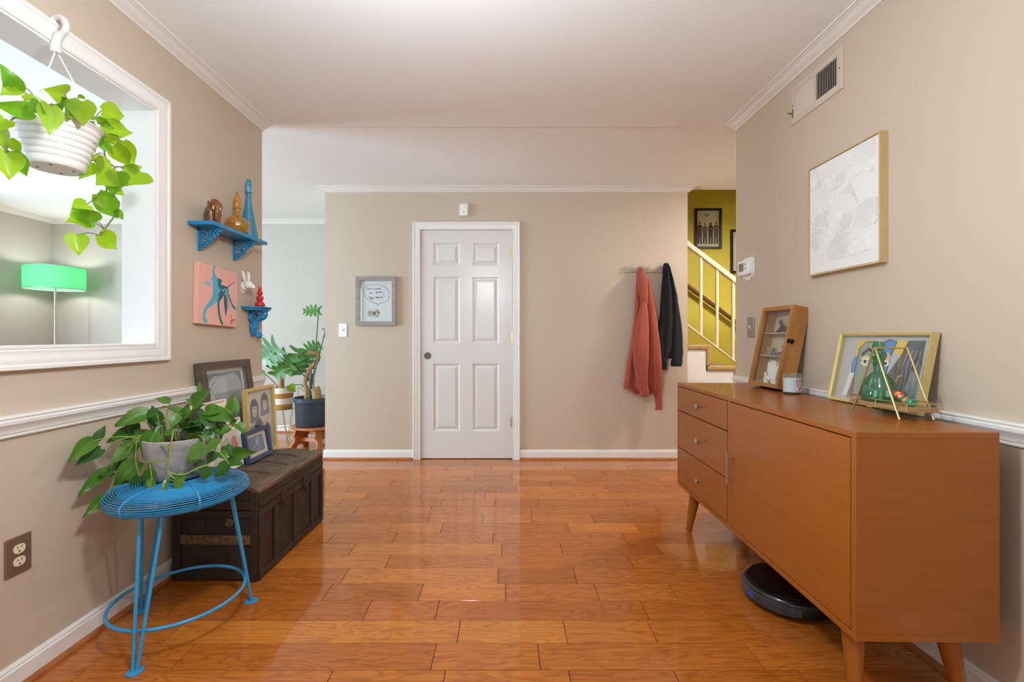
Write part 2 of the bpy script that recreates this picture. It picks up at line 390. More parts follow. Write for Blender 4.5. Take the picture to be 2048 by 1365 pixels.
struct('ceiling', MB().box(XL - WT, XR + .12, -2.5, 2.845, CEIL, CEIL + .1), M_CEIL, 'smooth off-white ceiling of the near room', 'ceiling', smooth=0)
struct('ceiling_hall', MB().box(-5.29, XL - WT, -2.5, 2.845, CEIL + .006, CEIL + .1).box(-5.29, 3.8, 2.845, 4.075, CEIL + .006, CEIL + .1).box(-5.29, -1.4, 4.075, 5.2, CEIL + .006, CEIL + .1)
       .box(-1.4, .4, 4.075, 5.2, CEIL + .006, CEIL + .1), M_CEIL, 'off-white ceiling over the hall and living room', 'ceiling', smooth=0)
struct('ceiling_stair', MB().box(0.4, 3.8, 4.07, 5.1, 4.7, 4.8), M_CEIL, 'ceiling high over the stairs', 'ceiling', smooth=0)

# mouldings: profile (out from the wall, up)
CROWN = [(0, -.040), (.006, -.040), (.009, -.036), (.012, -.033), (.020, -.030), (.034, -.020), (.046, -.011), (.052, -.010), (.056, -.007), (.066, -.006), (.066, 0), (0, 0)]
RAIL = [(0, -.068), (.009, -.068), (.011, -.063), (.009, -.058), (.013, -.055), (.014, -.046), (.020, -.034), (.026, -.026), (.027, -.016), (.024, -.012), (.027, -.006), (.025, 0), (0, 0)]
BASE = [(0, 0), (.013, 0), (.013, .066), (.009, .072), (.011, .076), (.006, .085), (0, .085)]
SHOE = [(0.013, 0), (.028, 0), (.027, .008), (.022, .015), (.013, .018)]
M_SHOE = mat('orange_wood_shoe', (176, 100, 48), 0.35, coat=0.3, noise=.25, nscale=20, stretch=(1, 1, 1))
def molding(name, prof, path, w=(0, 0, 1), m=M_TRIM, label='', cat='trim', closed=False):
    return struct(name, MB().sweep(prof, path, w, closed), m, label, cat, smooth=25)
c1 = molding('trim_1', CROWN, [(XL, YE, CEIL), (XL, -2.4, CEIL)], label='white crown moulding along the left taupe wall')
molding('trim_2', CROWN, [(XR, -2.4, CEIL), (XR, YE, CEIL)], label='white crown moulding along the wall with the vent')
molding('trim_3', CROWN, [(1.63, YF + .1, CEIL + .005), (1.63, YF, CEIL + .005), (-1.607, YF, CEIL + .005), (-1.607, 5.15, CEIL + .005)][::1], label='white crown moulding above the white door')
molding('trim_4', CROWN, [(-1.607, 5.15, CEIL + .005), (-5.17, 5.15, CEIL + .005), (-5.17, -2.4, CEIL + .005)], label='white crown moulding around the living room')
molding('trim_5', RAIL, [(XL, YE, .853), (XL, -2.4, .853)], label='white chair rail along the left taupe wall')
molding('trim_6', RAIL, [(XR, -2.4, .853), (XR, YE, .853)], label='white chair rail behind the sideboard')
for nm, sm, pth, lb in (('baseboard_left', 'trim_7', [(XL, YE, 0), (XL, -2.4, 0)], 'along the left taupe wall'),
                        ('baseboard_right', 'trim_8', [(XR, -2.4, 0), (XR, YE, 0)], 'behind the sideboard'),
                        ('baseboard_back', 'trim_9', [(-.815, YF, 0), (-1.607, YF, 0), (-1.607, 5.15, 0)], 'under the framed welcome drawing'),
                        ('baseboard_coats', 'trim_10', [(1.63, YF, 0), (0.135, YF, 0)], 'under the hanging coats'),
                        ('baseboard_living', 'trim_11', [(-1.607, 5.15, 0), (-5.17, 5.15, 0), (-5.17, -2.4, 0)], 'along the living room wall')):
    molding(nm, BASE, pth, label='white baseboard ' + lb, cat='baseboard')
    molding(sm, SHOE, pth, m=M_SHOE, label='thin stained wood shoe moulding ' + lb)

# casing + jamb of the pass-through (window_1)
CAS = [(0, 0), (0, .010), (.006, .013), (.014, .011), (.020, .012), (.030, .016), (.042, .019), (.048, .018), (.052, .022), (.063, .023), (.066, .019), (.066, 0)]
w1 = thing('window_1', 'white moulded frame around the open pass-through to the living room', 'window frame', (XL, OY1, OZ0), kind='structure')
def loc_path(pts): return [(0, y - OY1, z - OZ0) for y, z in pts]
co = [(OY0, OZ0), (OY0, OZ1), (OY1, OZ1), (OY1, OZ0)]
MB().sweep(CAS, loc_path(co), (1, 0, 0), True).build('casing', M_TRIM, w1, smooth=25)
MB().box(-WT - .01, .004, -.008, .0, 0, OZ1 - OZ0).build('jamb', M_TRIM, w1, smooth=0)
MB().box(-WT - .01, .004, OY0 - OY1, OY0 - OY1 + .008, 0, OZ1 - OZ0).build('jamb', M_TRIM, w1, smooth=0)
MB().box(-WT - .01, .004, OY0 - OY1 + .008, -.008, OZ1 - OZ0 - .008, OZ1 - OZ0).build('head_board', M_TRIM, w1, smooth=0)
MB().box(-WT - .01, .012, OY0 - OY1 + .008, -.008, 0, .010).build('sill', M_TRIM, w1, smooth=0, bevel=.002)
MB().sweep(CAS, [(-WT, y - OY1, z - OZ0) for y, z in co[::-1]], (-1, 0, 0), True).build('casing', M_TRIM, w1, smooth=25)
# glazed windows that light the rooms (outside the view)
def window(name, label, loc, rz, w, h):
    t = thing(name, label, 'window', loc, (0, 0, rz), kind='structure')
    MB().sweep([(0, -.06), (0, .03), (.05, .03), (.05, -.06)], [(-w / 2, 0, h), (-w / 2, 0, 0), (w / 2, 0, 0), (w / 2, 0, h)], (0, -1, 0), True).build('window_frame', M_TRIM, t, smooth=0)
    MB().box(-w / 2 + .04, w / 2 - .04, .02, .045, h / 2 - .02, h / 2 + .02).build('meeting_rail', M_TRIM, t, smooth=0)
    for a in (-w / 4, w / 4):
        MB().box(a - w / 4 + .02, a + w / 4 - .02, .03, .034, .04, h - .04).build('pane', glass_mat('clear_glass', (250, 252, 252), .02, 0), t, smooth=0)
    MB().box(-.02, .02, .015, .05, .04, h - .04).build('mullion', M_TRIM, t, smooth=0)
window('window_2', 'window in the wall behind the viewer', (0, -2.46, .6), PI, 2.3, 1.7)
window('window_3', 'front window of the living room', (-3.4, -2.46, .6), PI, 2.2, 1.7)
window('window_4', 'side window of the living room', (-5.23, 2.30, .55), PI / 2, 2.1, 1.6)

# the white six-panel door
d1 = thing('door_1', 'white six-panel door with dark knob and brass hinges', 'door', (-0.344, YF, 0), kind='structure')
DX0, DX1, DZ1 = -.406, .4065, 2.045                 # slab, from the thing's middle
MB().sweep(CAS, [(DX0 - .004, 0, 0), (DX0 - .004, 0, DZ1 + .006), (DX1 + .004, 0, DZ1 + .006), (DX1 + .004, 0, 0)], (0, -1, 0)).build('casing', M_TRIM, d1, smooth=25)
MB().box(DX0 - .03, DX0 - .003, -.004, .1, 0, DZ1 + .02).box(DX1 + .003, DX1 + .036, -.004, .1, 0, DZ1 + .02).box(DX0 - .03, DX1 + .036, -.004, .1, DZ1 + .003, DZ1 + .02).build('jamb', M_TRIM, d1, smooth=0)
colx = [(-.299, -.060), (.053, .290)]; rowz = [(.250, .853), (1.036, 1.628), (1.730, 1.933)]
sl = MB(); Y0, Y1 = .004, .039
xs = [DX0, colx[0][0], colx[0][1], colx[1][0], colx[1][1], DX1]; zs = [.008, rowz[0][0], rowz[0][1], rowz[1][0], rowz[1][1], rowz[2][0], rowz[2][1], DZ1]
for a in (0, 2, 4): sl.box(xs[a], xs[a + 1], Y0, Y1, zs[0], zs[-1])
for a in (1, 3):
    for q in (0, 2, 4, 6): sl.box(xs[a], xs[a + 1], Y0, Y1, zs[q], zs[q + 1])
slab = sl.build('slab', M_DOOR, d1, smooth=0)
for (x0, x1) in colx:
    for (z0, z1) in rowz:
        mb = MB(); rings = [(0, Y0), (.006, Y0 + .005), (.012, Y0 + .011), (.020, Y0 + .011), (.044, Y0 + .003), (.046, Y0 + .003)]; vs = []
        for ins, y in rings: vs += [(x0 + ins, y, z0 + ins), (x1 - ins, y, z0 + ins), (x1 - ins, y, z1 - ins), (x0 + ins, y, z1 - ins)]
        fs = [(4 * r + k, 4 * r + (k + 1) % 4, 4 * r + 4 + (k + 1) % 4, 4 * r + 4 + k) for r in range(len(rings) - 1) for k in range(4)] + [tuple(range(len(vs) - 4, len(vs)))]
        mb.add(vs, fs).box(x0, x1, Y0 + .016, Y1, z0, z1).build('panel', M_DOOR, d1, smooth=0)
M_BRONZE = mat('dark_bronze', (128, 110, 94), 0.28, metal=0.9)
M_BRASS = mat('brass', (196, 160, 92), 0.28, metal=1.0)
kn = MB().lathe([(.0, .004), (.030, .004), (.032, 0), (.030, -.004), (.012, -.008), (.011, -.03), (.020, -.036), (.027, -.046), (.026, -.056), (.016, -.063), (.0, -.064)], 24).build('knob', M_BRONZE, d1, loc=(-.348, Y0, .924), rot=(-PI / 2, 0, 0))
kn.rotation_euler = (-PI / 2, 0, 0); kn.scale = (1, 1, -1)
MB().box(DX0 - .004, DX0 - .001, -.001, .02, .87, .98).build('strike_plate', M_BRONZE, d1, smooth=0)
for z in (.33, 1.085, 1.83):
    MB().tube([(DX1 + .002, -.004, z - .045), (DX1 + .002, -.004, z + .045)], .006, 10).box(DX1 - .012, DX1 + .016, -.001, .004, z - .044, z + .044).build('hinge', M_BRASS, d1)

# staircase
st = thing('staircase', 'white staircase with tan carpet and cream railing against the yellow wall', 'staircase', (1.63, 4.07, 0), kind='structure')
M_CARPET = mat('tan_loop_carpet', (192, 156, 98), 0.95, noise=.45, nscale=140, bump=0.9, bscale=170, sheen=.3)
NX, NZ, RUN, RISE = 1.86 - 1.63, 1.02, .25, .19
for k in range(-3, 5):
    x, z = NX + RUN * k, NZ - RISE * k
    pr = [(x - RUN - .03, z), (x - RUN - .03, z - .045), (x - .04, z - .045), (x - .04, z - RISE), (x, z - RISE), (x + .004, z - .02), (x - .012, z)]
    if z < .05: continue
    MB().prism(pr, 'y', -.006, .92).build('carpet_step', M_CARPET, st, smooth=0, bevel=.012)
pr = []
for k in range(-3, 5):
    x, z = NX + RUN * k - .041, NZ - RISE * k - .046
    pr += [(x - RUN, z), (x, z)]
poly = [(pr[0][0], 0)] + [(pr[-1][0], 0)] + pr[::-1]
MB().prism(poly, 'y', .006, .9).build('stringer', M_TRIM, st, smooth=0)
SL = .768
def railz(x, z0): return z0 - SL * (x - .037)
for nm, z0, hh, y0, y1 in (('top_rail', 1.934, .026, .005, .055), ('bottom_rail', 1.195, .009, .012, .045)):
    q = [(-.5, railz(-.5, z0) - hh), (1.25, railz(1.25, z0) - hh), (1.25, railz(1.25, z0) + hh), (-.5, railz(-.5, z0) + hh)]
    MB().prism(q, 'y', y0, y1).build(nm, M_CREAM, st, smooth=0, bevel=.005)
for k in range(-4, 9):
    x = .155 + .146 * k
    MB().box(x - .011, x + .011, .018, .040, railz(x, 1.195), railz(x, 1.934)).build('baluster', M_CREAM, st, smooth=0)
wh = thing('wall_handrail', 'brown wooden handrail on the yellow stairwell wall', 'handrail', (2.0, 4.93, 1.65))
M_HAND = mat('brown_handrail', (128, 78, 40), 0.35, coat=.3, noise=.3, nscale=10)
MB().tube([(-.7, 0, .52), (1.2, 0, -.89)], .023, 12).build('rail', M_HAND, wh)
for x in (-.45, .55, 1.0):
    z = -.742 * x
    MB().tube([(x, 0, z - .02), (x, .02, z - .06), (x, .07, z - .07)], .008, 8).lathe([(0, 0), (.02, 0), (.02, .006), (0, .006)], 12, (x, .06, z - .073)).build('bracket', M_BRASS, wh)

# ------------------------------------------------------------------ sideboard
def wood(name, a, b, rough=.4, coat=.0, stretch=(2, 2, 26), nscale=2.2, bump=.02):
    return mat(name, a, rough, coat=coat, noise=.3, nscale=nscale, rgb2=b, stretch=stretch, bump=bump, bscale=8)
M_SB = wood('acorn_sideboard_wood', (157, 90, 24), (150, 84, 21), .38, .22, stretch=(3, 1.2, 30), nscale=1.4)
M_SBG = mat('sideboard_gap', (26, 12, 5), .8)  # near-black: shade of the front gaps put into colour; also on the back panel
M_NICK = mat('brushed_nickel', (196, 190, 182), .3, metal=1.0)
SBZ = .83
sb = thing('sideboard', 'walnut-brown mid-century sideboard with three drawers and one door', 'sideboard', (.9805, 1.914, 0), (0, 0, -.0142))
HL, DP, ZB = .669, .392, .249                      # half length (y), depth (x), underside; local x = 0 is the front
MB().box(0, DP, -HL, HL, SBZ - .018, SBZ).build('top_panel', M_SB, sb, smooth=0, bevel=.0015)
MB().box(0.0, DP, -HL, HL, ZB, ZB + .018).build('bottom_panel', M_SB, sb, smooth=0, bevel=.0015)
for y in (-HL, HL - .018): MB().box(0, DP, y, y + .018, ZB + .018, SBZ - .018).build('side_panel', M_SB, sb, smooth=0, bevel=.001)
MB().box(DP - .01, DP - .002, -HL + .018, HL - .018, ZB + .018, SBZ - .018).build('back_panel', M_SBG, sb, smooth=0)
YD = .066
MB().box(.003, DP - .01, YD - .009, YD + .009, ZB + .018, SBZ - .018).build('divider', M_SB, sb, smooth=0)
MB().box(.012, .016, -HL + .018, HL - .018, ZB + .018, SBZ - .018).build('gap_shade_sheet', M_SBG, sb, smooth=0)  # dark sheet added so the gaps round door and drawers look shaded
g = .0038
dr = MB().box(.0005, .02, -HL + .018 + g, YD - .009 - g, ZB + .018 + g, SBZ - .018 - g).build('cabinet_door', M_SB, sb, smooth=0, bevel=.0012)
hb = MB().tube([(-.034, YD - .062, .465), (-.034, YD - .062, .602)], .0045, 10).build('handle', M_NICK, dr)
for z in (.489, .578): hb2 = MB().tube([(.001, YD - .062, z), (-.034, YD - .062, z)], .0032, 8).build('handle_post', M_NICK, dr)
for z0, z1 in ((.678, SBZ - .018 - g), (.468, .673), (ZB + .018 + g, .463)):
    d = MB().box(.0005, .02, YD + .009 + g, HL - .018 - g, z0, z1).build('drawer', M_SB, sb, smooth=0, bevel=.0012)
    k = MB().lathe([(.0045, 0), (.004, .014), (.006, .02), (.0125, .024), (.0135, .027), (.012, .029), (0, .0295)], 16).build('knob', M_NICK, d, loc=(.0005, (YD + HL) / 2 - .02, (z0 + z1) / 2), rot=(0, -PI / 2, 0))
for sx, sy in ((.065, -HL + .10), (.065, HL - .10), (DP - .06, -HL + .10), (DP - .06, HL - .10)):
    ex = -.022 if sx < .2 else .022; ey = -.045 if sy < 0 else .045
    MB().tube([(sx, sy, ZB + .004), (sx + ex * .08, sy + ey * .08, ZB - .02), (sx + ex, sy + ey, .003)], [.031, .030, .0145], 20).build('leg', M_SB, sb)

# robot vacuum under it
rv = thing('robot_vacuum', 'round black robot vacuum parked under the sideboard', 'robot vacuum', (1.166, 1.86, 0), (0, 0, 0))
M_BLK = mat('black_plastic', (20, 20, 22), .3, coat=.3); M_BLKG = mat('gloss_black', (12, 13, 16), .12, coat=.6)
MB().lathe([(0, .012), (.150, .012), (.164, .022), (.166, .034), (.166, .066), (.160, .078), (.152, .082), (0, .082)], 48).build('body', M_BLK, rv)
MB().lathe([(.145, .0822), (.145, .086), (.0, .0865)], 40).build('top_disc', M_BLKG, rv)
bp = MB()
vs = []
for i in range(25):
    th = PI * .62 + PI * .76 * i / 24 + .1
    for r, z in ((.1665, .028), (.1705, .030), (.1705, .062), (.1665, .065)): vs.append((r * math.cos(th), r * math.sin(th), z))
bp.add(vs, [(4 * i + k, 4 * i + (k + 1) % 4, 4 * i + 4 + (k + 1) % 4, 4 * i + 4 + k) for i in range(24) for k in range(4)] + [(0, 1, 2, 3), (96, 97, 98, 99)]).build('bumper', mat('dark_bumper', (52, 54, 60), .25, coat=.4), rv)
bl = MB(); vs = []
for i in range(5):
    th = PI * 1.03 + .16 * i / 4
    for z in (.040, .060): vs.append((.1710 * math.cos(th), .1710 * math.sin(th), z))
bl.add(vs, [(2 * i, 2 * i + 2, 2 * i + 3, 2 * i + 1) for i in range(4)]).build('sticker', mat('blue_sticker', (30, 90, 190), .4), rv)
for yy in (-.09, .09): MB().tube([(-.008, yy, .022), (.008, yy, .022)], .0215, 16).build('wheel', M_BLK, rv)

# shadow box with its shelves
M_PINE = mat('honey_pine', (176, 122, 62), .45, noise=.3, nscale=3, rgb2=(150, 96, 44), stretch=(6, 6, .8), coat=.15)
M_PALE = mat('pale_box_lining', (206, 192, 170), .7)
TILT = math.radians(11.4)
bw, bh, bd = .257, .41, .062
bx = thing('display_box', 'tall wooden display box with glass front leaning on the wall', 'display box', (1.373, 2.272, SBZ), (-TILT, 0, -PI / 2))
MB().sweep([(0, 0), (0, bd), (.012, bd), (.012, 0)], [(-bw / 2, 0, bh), (-bw / 2, 0, 0), (bw / 2, 0, 0), (bw / 2, 0, bh)], (0, -1, 0), True).build('case', M_PINE, bx, smooth=0)
MB().box(-bw / 2 + .012, bw / 2 - .012, -.004, -.0005, .012, bh - .012).build('back_panel', M_PALE, bx, smooth=0)
for z in (.158, .276): MB().box(-bw / 2 + .012, bw / 2 - .012, -bd + .008, -.004, z, z + .004).build('shelf', M_PALE, bx, smooth=0)
df = MB().sweep([(0, bd + .001), (0, bd + .017), (.020, bd + .017), (.020, bd + .001)], [(-bw / 2, 0, bh), (-bw / 2, 0, 0), (bw / 2, 0, 0), (bw / 2, 0, bh)], (0, -1, 0), True).build('door_frame', M_PINE, bx, smooth=0)
MB().box(-bw / 2 + .019, bw / 2 - .019, -bd - .006, -bd - .004, .019, bh - .019).build('glass', glass_mat('clear_glass', (250, 252, 252), .02, 0), df, smooth=0)
M_IRON = mat('black_iron', (26, 24, 24), .5, metal=.6)
MB().box(bw / 2 - .001, bw / 2 + .004, -bd - .014, -bd - .004, .225, .245).box(bw / 2 - .001, bw / 2 + .004, -bd + .004, -bd + .012, .222, .248).tube([(bw / 2 + .004, -bd - .01, .235), (bw / 2 + .009, -bd, .238), (bw / 2 + .006, -bd + .018, .236)], .0025, 8).build('latch', M_IRON, bx)
def in_box(x, y, z):                                # a point of the tilted box, in the room
    return Matrix.Translation(bx.location) @ bx.rotation_euler.to_matrix().to_4x4() @ Vector((x, y, z))
BR = bx.rotation_euler.copy()
# the things in the box
d = thing('dog_figurine', 'small dark reclining animal figurine on the box top shelf', 'figurine', in_box(.02, -.034, .2802), BR)
m = MB().ball((.02, 0, .022), (.042, .013, .016)).ball((-.02, 0, .028), (.018, .011, .016)).tube([(-.025, 0, .03), (-.036, 0, .052), (-.040, 0, .060)], [.010, .007, .006]).ball((-.047, 0, .062), (.014, .006, .006)).tube([(-.036, 0, .064), (-.030, 0, .076)], [.004, .001]).tube([(-.03, .006, .018), (-.062, .006, .004), (-.07, .006, .004)], [.007, .004, .003]).tube([(-.03, -.006, .018), (-.058, -.006, .004), (-.066, -.006, .004)], [.007, .004, .003]).ball((.05, .006, .012), (.02, .008, .010)).tube([(.058, 0, .012), (.075, 0, .004), (.08, 0, .012)], [.005, .003, .002]).box(-.066, .07, -.011, .011, 0, .004)
remesh(m.build('body', mat('dark_pewter', (66, 60, 58), .35, metal=.5), d), .0022, 2)
d = thing('mini_jar', 'tiny glass jar on the middle shelf of the display box', 'jar', in_box(-.062, -.036, .1622), BR)
MB().lathe([(0, 0), (.018, 0), (.019, .003), (.019, .032), (.017, .036)], 20).build('glass', glass_mat('jar_glass', (226, 236, 238), .04, .12), d)
MB().lathe([(0, .002), (.0165, .002), (.0165, .012), (0, .013)], 16).build('contents', mat('dark_pebbles', (74, 84, 90), .6, noise=.5, nscale=90), d)
MB().lathe([(0, .030), (.0165, .030), (.0185, .044), (0, .044)], 16).build('cork', mat('cork', (176, 140, 98), .8, noise=.3, nscale=80), d)
d = thing('brass_figurine', 'small brass rabbit figurine with long ears on the middle shelf', 'figurine', in_box(.056, -.034, .1622), BR)
m = MB().ball((0, 0, .022), (.018, .013, .022)).ball((0, -.004, .046), (.013, .011, .012)).tube([(.004, 0, .054), (.012, .002, .076), (.020, .004, .096)], [.004, .008, .002], 8, flat=.5).tube([(-.002, 0, .054), (.004, .004, .074), (.010, .008, .088)], [.004, .007, .002], 8, flat=.5).ball((.010, -.008, .008), (.012, .008, .008)).ball((-.010, -.008, .008), (.012, .008, .008))
remesh(m.build('body', mat('aged_brass', (178, 140, 70), .32, metal=.9), d), .002, 2)
d = thing('pebble', 'little dark stone beside the brass rabbit', 'stone', in_box(.008, -.034, .1622), BR)
MB().ball((0, 0, .009), (.024, .012, .010)).ball((.016, 0, .014), (.012, .01, .008)).build('stone', mat('dark_pebble', (98, 92, 84), .6, noise=.4, nscale=60), d)
hd = thing('hand_sculpture', 'white plaster pair of cupped hands at the bottom of the box', 'sculpture', in_box(.0, -.036, .0125), BR)
m = MB().tube([(.018, 0, 0), (.020, 0, .02), (.014, 0, .045)], [.018, .021, .022], 12, flat=.6)
for k, (dx, tp, ln) in enumerate(((-.022, -.042, .112), (-.006, -.022, .122), (.010, -.002, .124), (.026, .018, .116), (.040, .040, .104))):
    m.tube([(dx * .5 + .012, -.004, .03), (dx, -.008, .070), (tp, -.004, ln)], [.0085, .0075, .0055], 10)
m.tube([(.0, -.004, .025), (-.034, -.010, .040), (-.046, -.010, .060)], [.011, .009, .006], 10).tube([(-.028, 0, .0), (-.046, -.004, .022), (-.050, -.004, .040)], [.010, .010, .007], 10)
m.build('hands', mat('white_plaster', (238, 234, 226), .6), hd)
for k, (x, r, c) in enumerate(((-.088, .009, (190, 150, 70)), (-.070, .008, (150, 132, 110)), (-.058, .0085, (198, 160, 84)))):
    d = thing('bead', ('round gold bead nearest the box corner', 'small grey bead between two gold beads', 'round gold bead beside the plaster hands')[k], 'bead', in_box(x, -.05, .0122), BR, 'beads at the bottom of the display box')
    MB().lathe([(.002, 0)] + [(r * math.sin(t * PI / 8), r - r * math.cos(t * PI / 8)) for t in range(1, 8)] + [(.002, 2 * r)], 14).build('bead_body', mat('bead%d' % k, c, .3, metal=.7), d)
    MB().lathe([(.003, 0), (.003, .001), (.0018, .001)], 8, (0, 0, 2 * r - .0006)).build('collar', M_BRASS, d)

# candle
cd = thing('jar_candle', 'white candle in a clear glass jar with red patterned label', 'candle', (1.322, 2.075, SBZ))
MB().lathe([(0, 0), (.036, 0), (.038, .003), (.038, .094), (.0365, .095), (.0355, .093), (.0355, .012), (0, .010)], 32).build('glass', glass_mat('candle_glass', (244, 248, 250), .03, .03), cd)
MB().lathe([(0, .011), (.0350, .011), (.0350, .072), (.031, .070), (0, .069)], 32).build('wax', mat('white_wax', (244, 242, 238), .5, subs=.2), cd)
MB().tube([(0, 0, .069), (.001, 0, .080)], .001, 6).build('wick', M_IRON, cd)
lb = MB(); vs = []
N = 14
for i in range(N + 1):
    th = -PI * .52 + .75 * PI * i / N * .55
    for z in (.016, .078): vs.append((.0385 * math.cos(th), .0385 * math.sin(th), z))
lbm = bpy.data.materials.new('red_damask_label'); lbm.use_nodes = True; nt = lbm.node_tree
vo = nt.nodes.new('ShaderNodeTexVoronoi'); vo.inputs['Scale'].default_value = 190; tc = nt.nodes.new('ShaderNodeTexCoord'); nt.links.new(tc.outputs['Object'], vo.inputs[0])
cr = nt.nodes.new('ShaderNodeValToRGB'); cr.color_ramp.interpolation = 'CONSTANT'; cr.color_ramp.elements[0].color = (*lin((186, 32, 50)), 1); cr.color_ramp.elements[1].position = .5; cr.color_ramp.elements[1].color = (*lin((236, 226, 226)), 1)
nt.links.new(vo.outputs['Distance'], cr.inputs[0]); nt.links.new(cr.outputs[0], nt.nodes['Principled BSDF'].inputs['Base Color'])
lb.add(vs, [(2 * i, 2 * i + 2, 2 * i + 3, 2 * i + 1) for i in range(N)]).build('paper_label', lbm, cd)

# framed cubist face painting between glass
M_GOLD = mat('pale_gold_frame', (214, 192, 130), .35, metal=.35)
def cubist(a, w, h):
    u = lambda x, z: ((x - .5) * w, (z - .5) * h)    # unit square of the opening, origin bottom left
    def pl(c, *pts): a.poly(c, [u(*p) for p in pts])
    def ln(c, wd, *pts): a.line(c, [u(*p) for p in pts], wd)
    K = (40, 40, 46)
    pl((198, 194, 190), (.17, .03), (.93, .03), (.93, .94), (.17, .94))                    # grey sheet
    pl((236, 196, 74), (.17, .70), (.38, .70), (.38, .94), (.17, .94))                     # yellow top left
    pl((236, 196, 74), (.52, .80), (.76, .72), (.80, .86), (.72, .94), (.48, .94))         # yellow hair
    pl((104, 104, 106), (.62, .03), (.93, .03), (.93, .94), (.76, .94), (.70, .70), (.60, .45))  # dark grey side
    pl((150, 150, 152), (.78, .10), (.93, .05), (.93, .40), (.84, .55))
    for k in range(5): ln((196, 196, 198), .0022, (.70 + .045 * k, .15 + .03 * k), (.72 + .04 * k, .40), (.70 + .045 * k, .58), (.74 + .04 * k, .80))
    pl((156, 116, 100), (.16, .03), (.26, .03), (.24, .30), (.20, .36))                    # brown neck
    pl((236, 232, 228), (.10, .05), (.16, .05), (.20, .42), (.17, .66))
    pl((104, 146, 206), (.16, .42), (.21, .44), (.22, .66), (.18, .68), (.155, .58))       # blue ear
    ln(K, .0022, (.16, .42), (.155, .58), (.18, .68), (.22, .66), (.21, .44), (.16, .42))
    pl((158, 162, 142), (.24, .05), (.42, .05), (.46, .30), (.48, .62), (.47, .86), (.41, .92), (.28, .91), (.21, .80), (.21, .45))   # grey-green face
    ln(K, .003, (.42, .05), (.46, .30), (.48, .62), (.47, .86), (.41, .92), (.28, .91), (.21, .80), (.21, .45), (.24, .05))
    pl((90, 142, 206), (.47, .20), (.58, .28), (.60, .70), (.64, .92), (.56, .95), (.49, .90))                                         # blue half
    ln(K, .003, (.58, .28), (.60, .70), (.64, .92), (.56, .95), (.49, .90))
    pl((216, 178, 148), (.44, .74), (.40, .40), (.36, .28), (.40, .25), (.46, .30), (.47, .60))                                       # nose
    ln(K, .0024, (.44, .74), (.40, .40), (.36, .28), (.40, .25), (.46, .30))
    pl((60, 58, 60), (.25, .72), (.33, .83), (.43, .76), (.42, .72), (.33, .78), (.27, .69))                                         # eyebrow
    a.ell((230, 214, 170), *u(.325, .62), .028, .020); a.ell((244, 242, 238), *u(.325, .605), .026, .013); a.ell(K, *u(.315, .61), .006, .007)
    ln(K, .0022, (.25, .62), (.30, .585), (.36, .585), (.405, .62), (.25, .625))
    a.ell((232, 170, 160), *u(.56, .68), .018, .020); a.ell((244, 242, 238), *u(.56, .60), .016, .012); a.ell(K, *u(.565, .60), .005, .007)
    pl((204, 70, 50), (.31, .10), (.37, .20), (.41, .17), (.45, .20), (.47, .10)); pl((226, 96, 66), (.33, .02), (.31, .10), (.47, .10), (.44, .02))
    ln(K, .0022, (.31, .10), (.37, .20), (.41, .17), (.45, .20), (.47, .10), (.31, .10))
    pl((244, 244, 240), (.70, .42), (.76, .46), (.70, .34)); a.ell((236, 130, 60), *u(.73, .40), .006, .008)
picture('picture_frame', 'gold-framed colourful cubist face painting on the sideboard', 'picture', (1.385, 1.693, SBZ), -PI / 2, .412, .282, .026, .012, M_GOLD, lean=math.radians(11.0), art=cubist, board=(198, 192, 184))

# wire stand with tray, decanter and pipe
M_WIRE = mat('gold_wire', (206, 178, 122), .3, metal=.85)
ws = thing('wire_stand', 'gold wire trestle stand with a small wooden tray', 'stand', (1.30, 1.515, SBZ))
for x in (-.055, .053):
    MB().tube(catmull([(x, -.096, .002), (x, -.05, .11), (x, -.008, .212), (x * .96, 0, .226), (x, .008, .212), (x, .05, .11), (x, .097, .002)], 5), .0030, 8).build('trestle', M_WIRE, ws)
MB().tube([(-.052, 0, .226), (.05, 0, .226)], .0030, 8).build('top_bar', M_WIRE, ws)
MB().box(-.050, .050, -.115, .115, .031, .041).build('tray', mat('tray_wood', (178, 138, 92), .5, noise=.3, nscale=4, stretch=(8, 1, 8)), ws, smooth=0, bevel=.001)
rg = MB()
for z in (.030, .054): rg.tube([(-.0525, -.117, z), (.0525, -.117, z), (.0525, .117, z), (-.0525, .117, z)], .0016, 6, closed=True)
for x, y in ((-.0525, -.117), (.0525, -.117), (.0525, .117), (-.0525, .117), (-.0525, 0), (.0525, 0)): rg.tube([(x, y, .030), (x, y, .054)], .0016, 6)
rg.build('tray_rail', M_WIRE, ws)
MB().tube(catmull([(-.054, .028, .030), (-.058, .024, .024), (-.054, .018, .028), (-.058, .012, .022)], 4), .0016, 6).build('wire_twist', M_WIRE, ws)
M_GREEN = glass_mat('green_glass', (92, 190, 142), .04, .12, .10)
gd = thing('green_decanter', 'ribbed green glass decanter with stopper standing on the wire tray', 'decanter', (1.292, 1.556, SBZ + .0415))
MB().lathe([(0, .001), (.042, .001), (.049, .008), (.050, .022), (.046, .045), (.036, .075), (.024, .093), (.0155, .101), (.0145, .128), (.020, .131), (.020, .134), (.0135, .136)], 60, flute=15, amp=.035).build('bottle', M_GREEN, gd)
MB().lathe([(.011, .118), (.0125, .134), (.018, .146), (.0215, .158), (.019, .170), (.013, .176), (.014, .180), (.018, .188), (.0125, .205), (0, .206)], 40, flute=10, amp=.05).build('stopper', M_GREEN, gd)
gp = thing('glass_pipe', 'small multicoloured blown-glass pipe lying beside the green decanter', 'pipe', (1.296, 1.462, SBZ + .0415))
cs = [(30, 140, 110), (230, 120, 40), (36, 120, 96), (214, 60, 50), (236, 190, 60)]
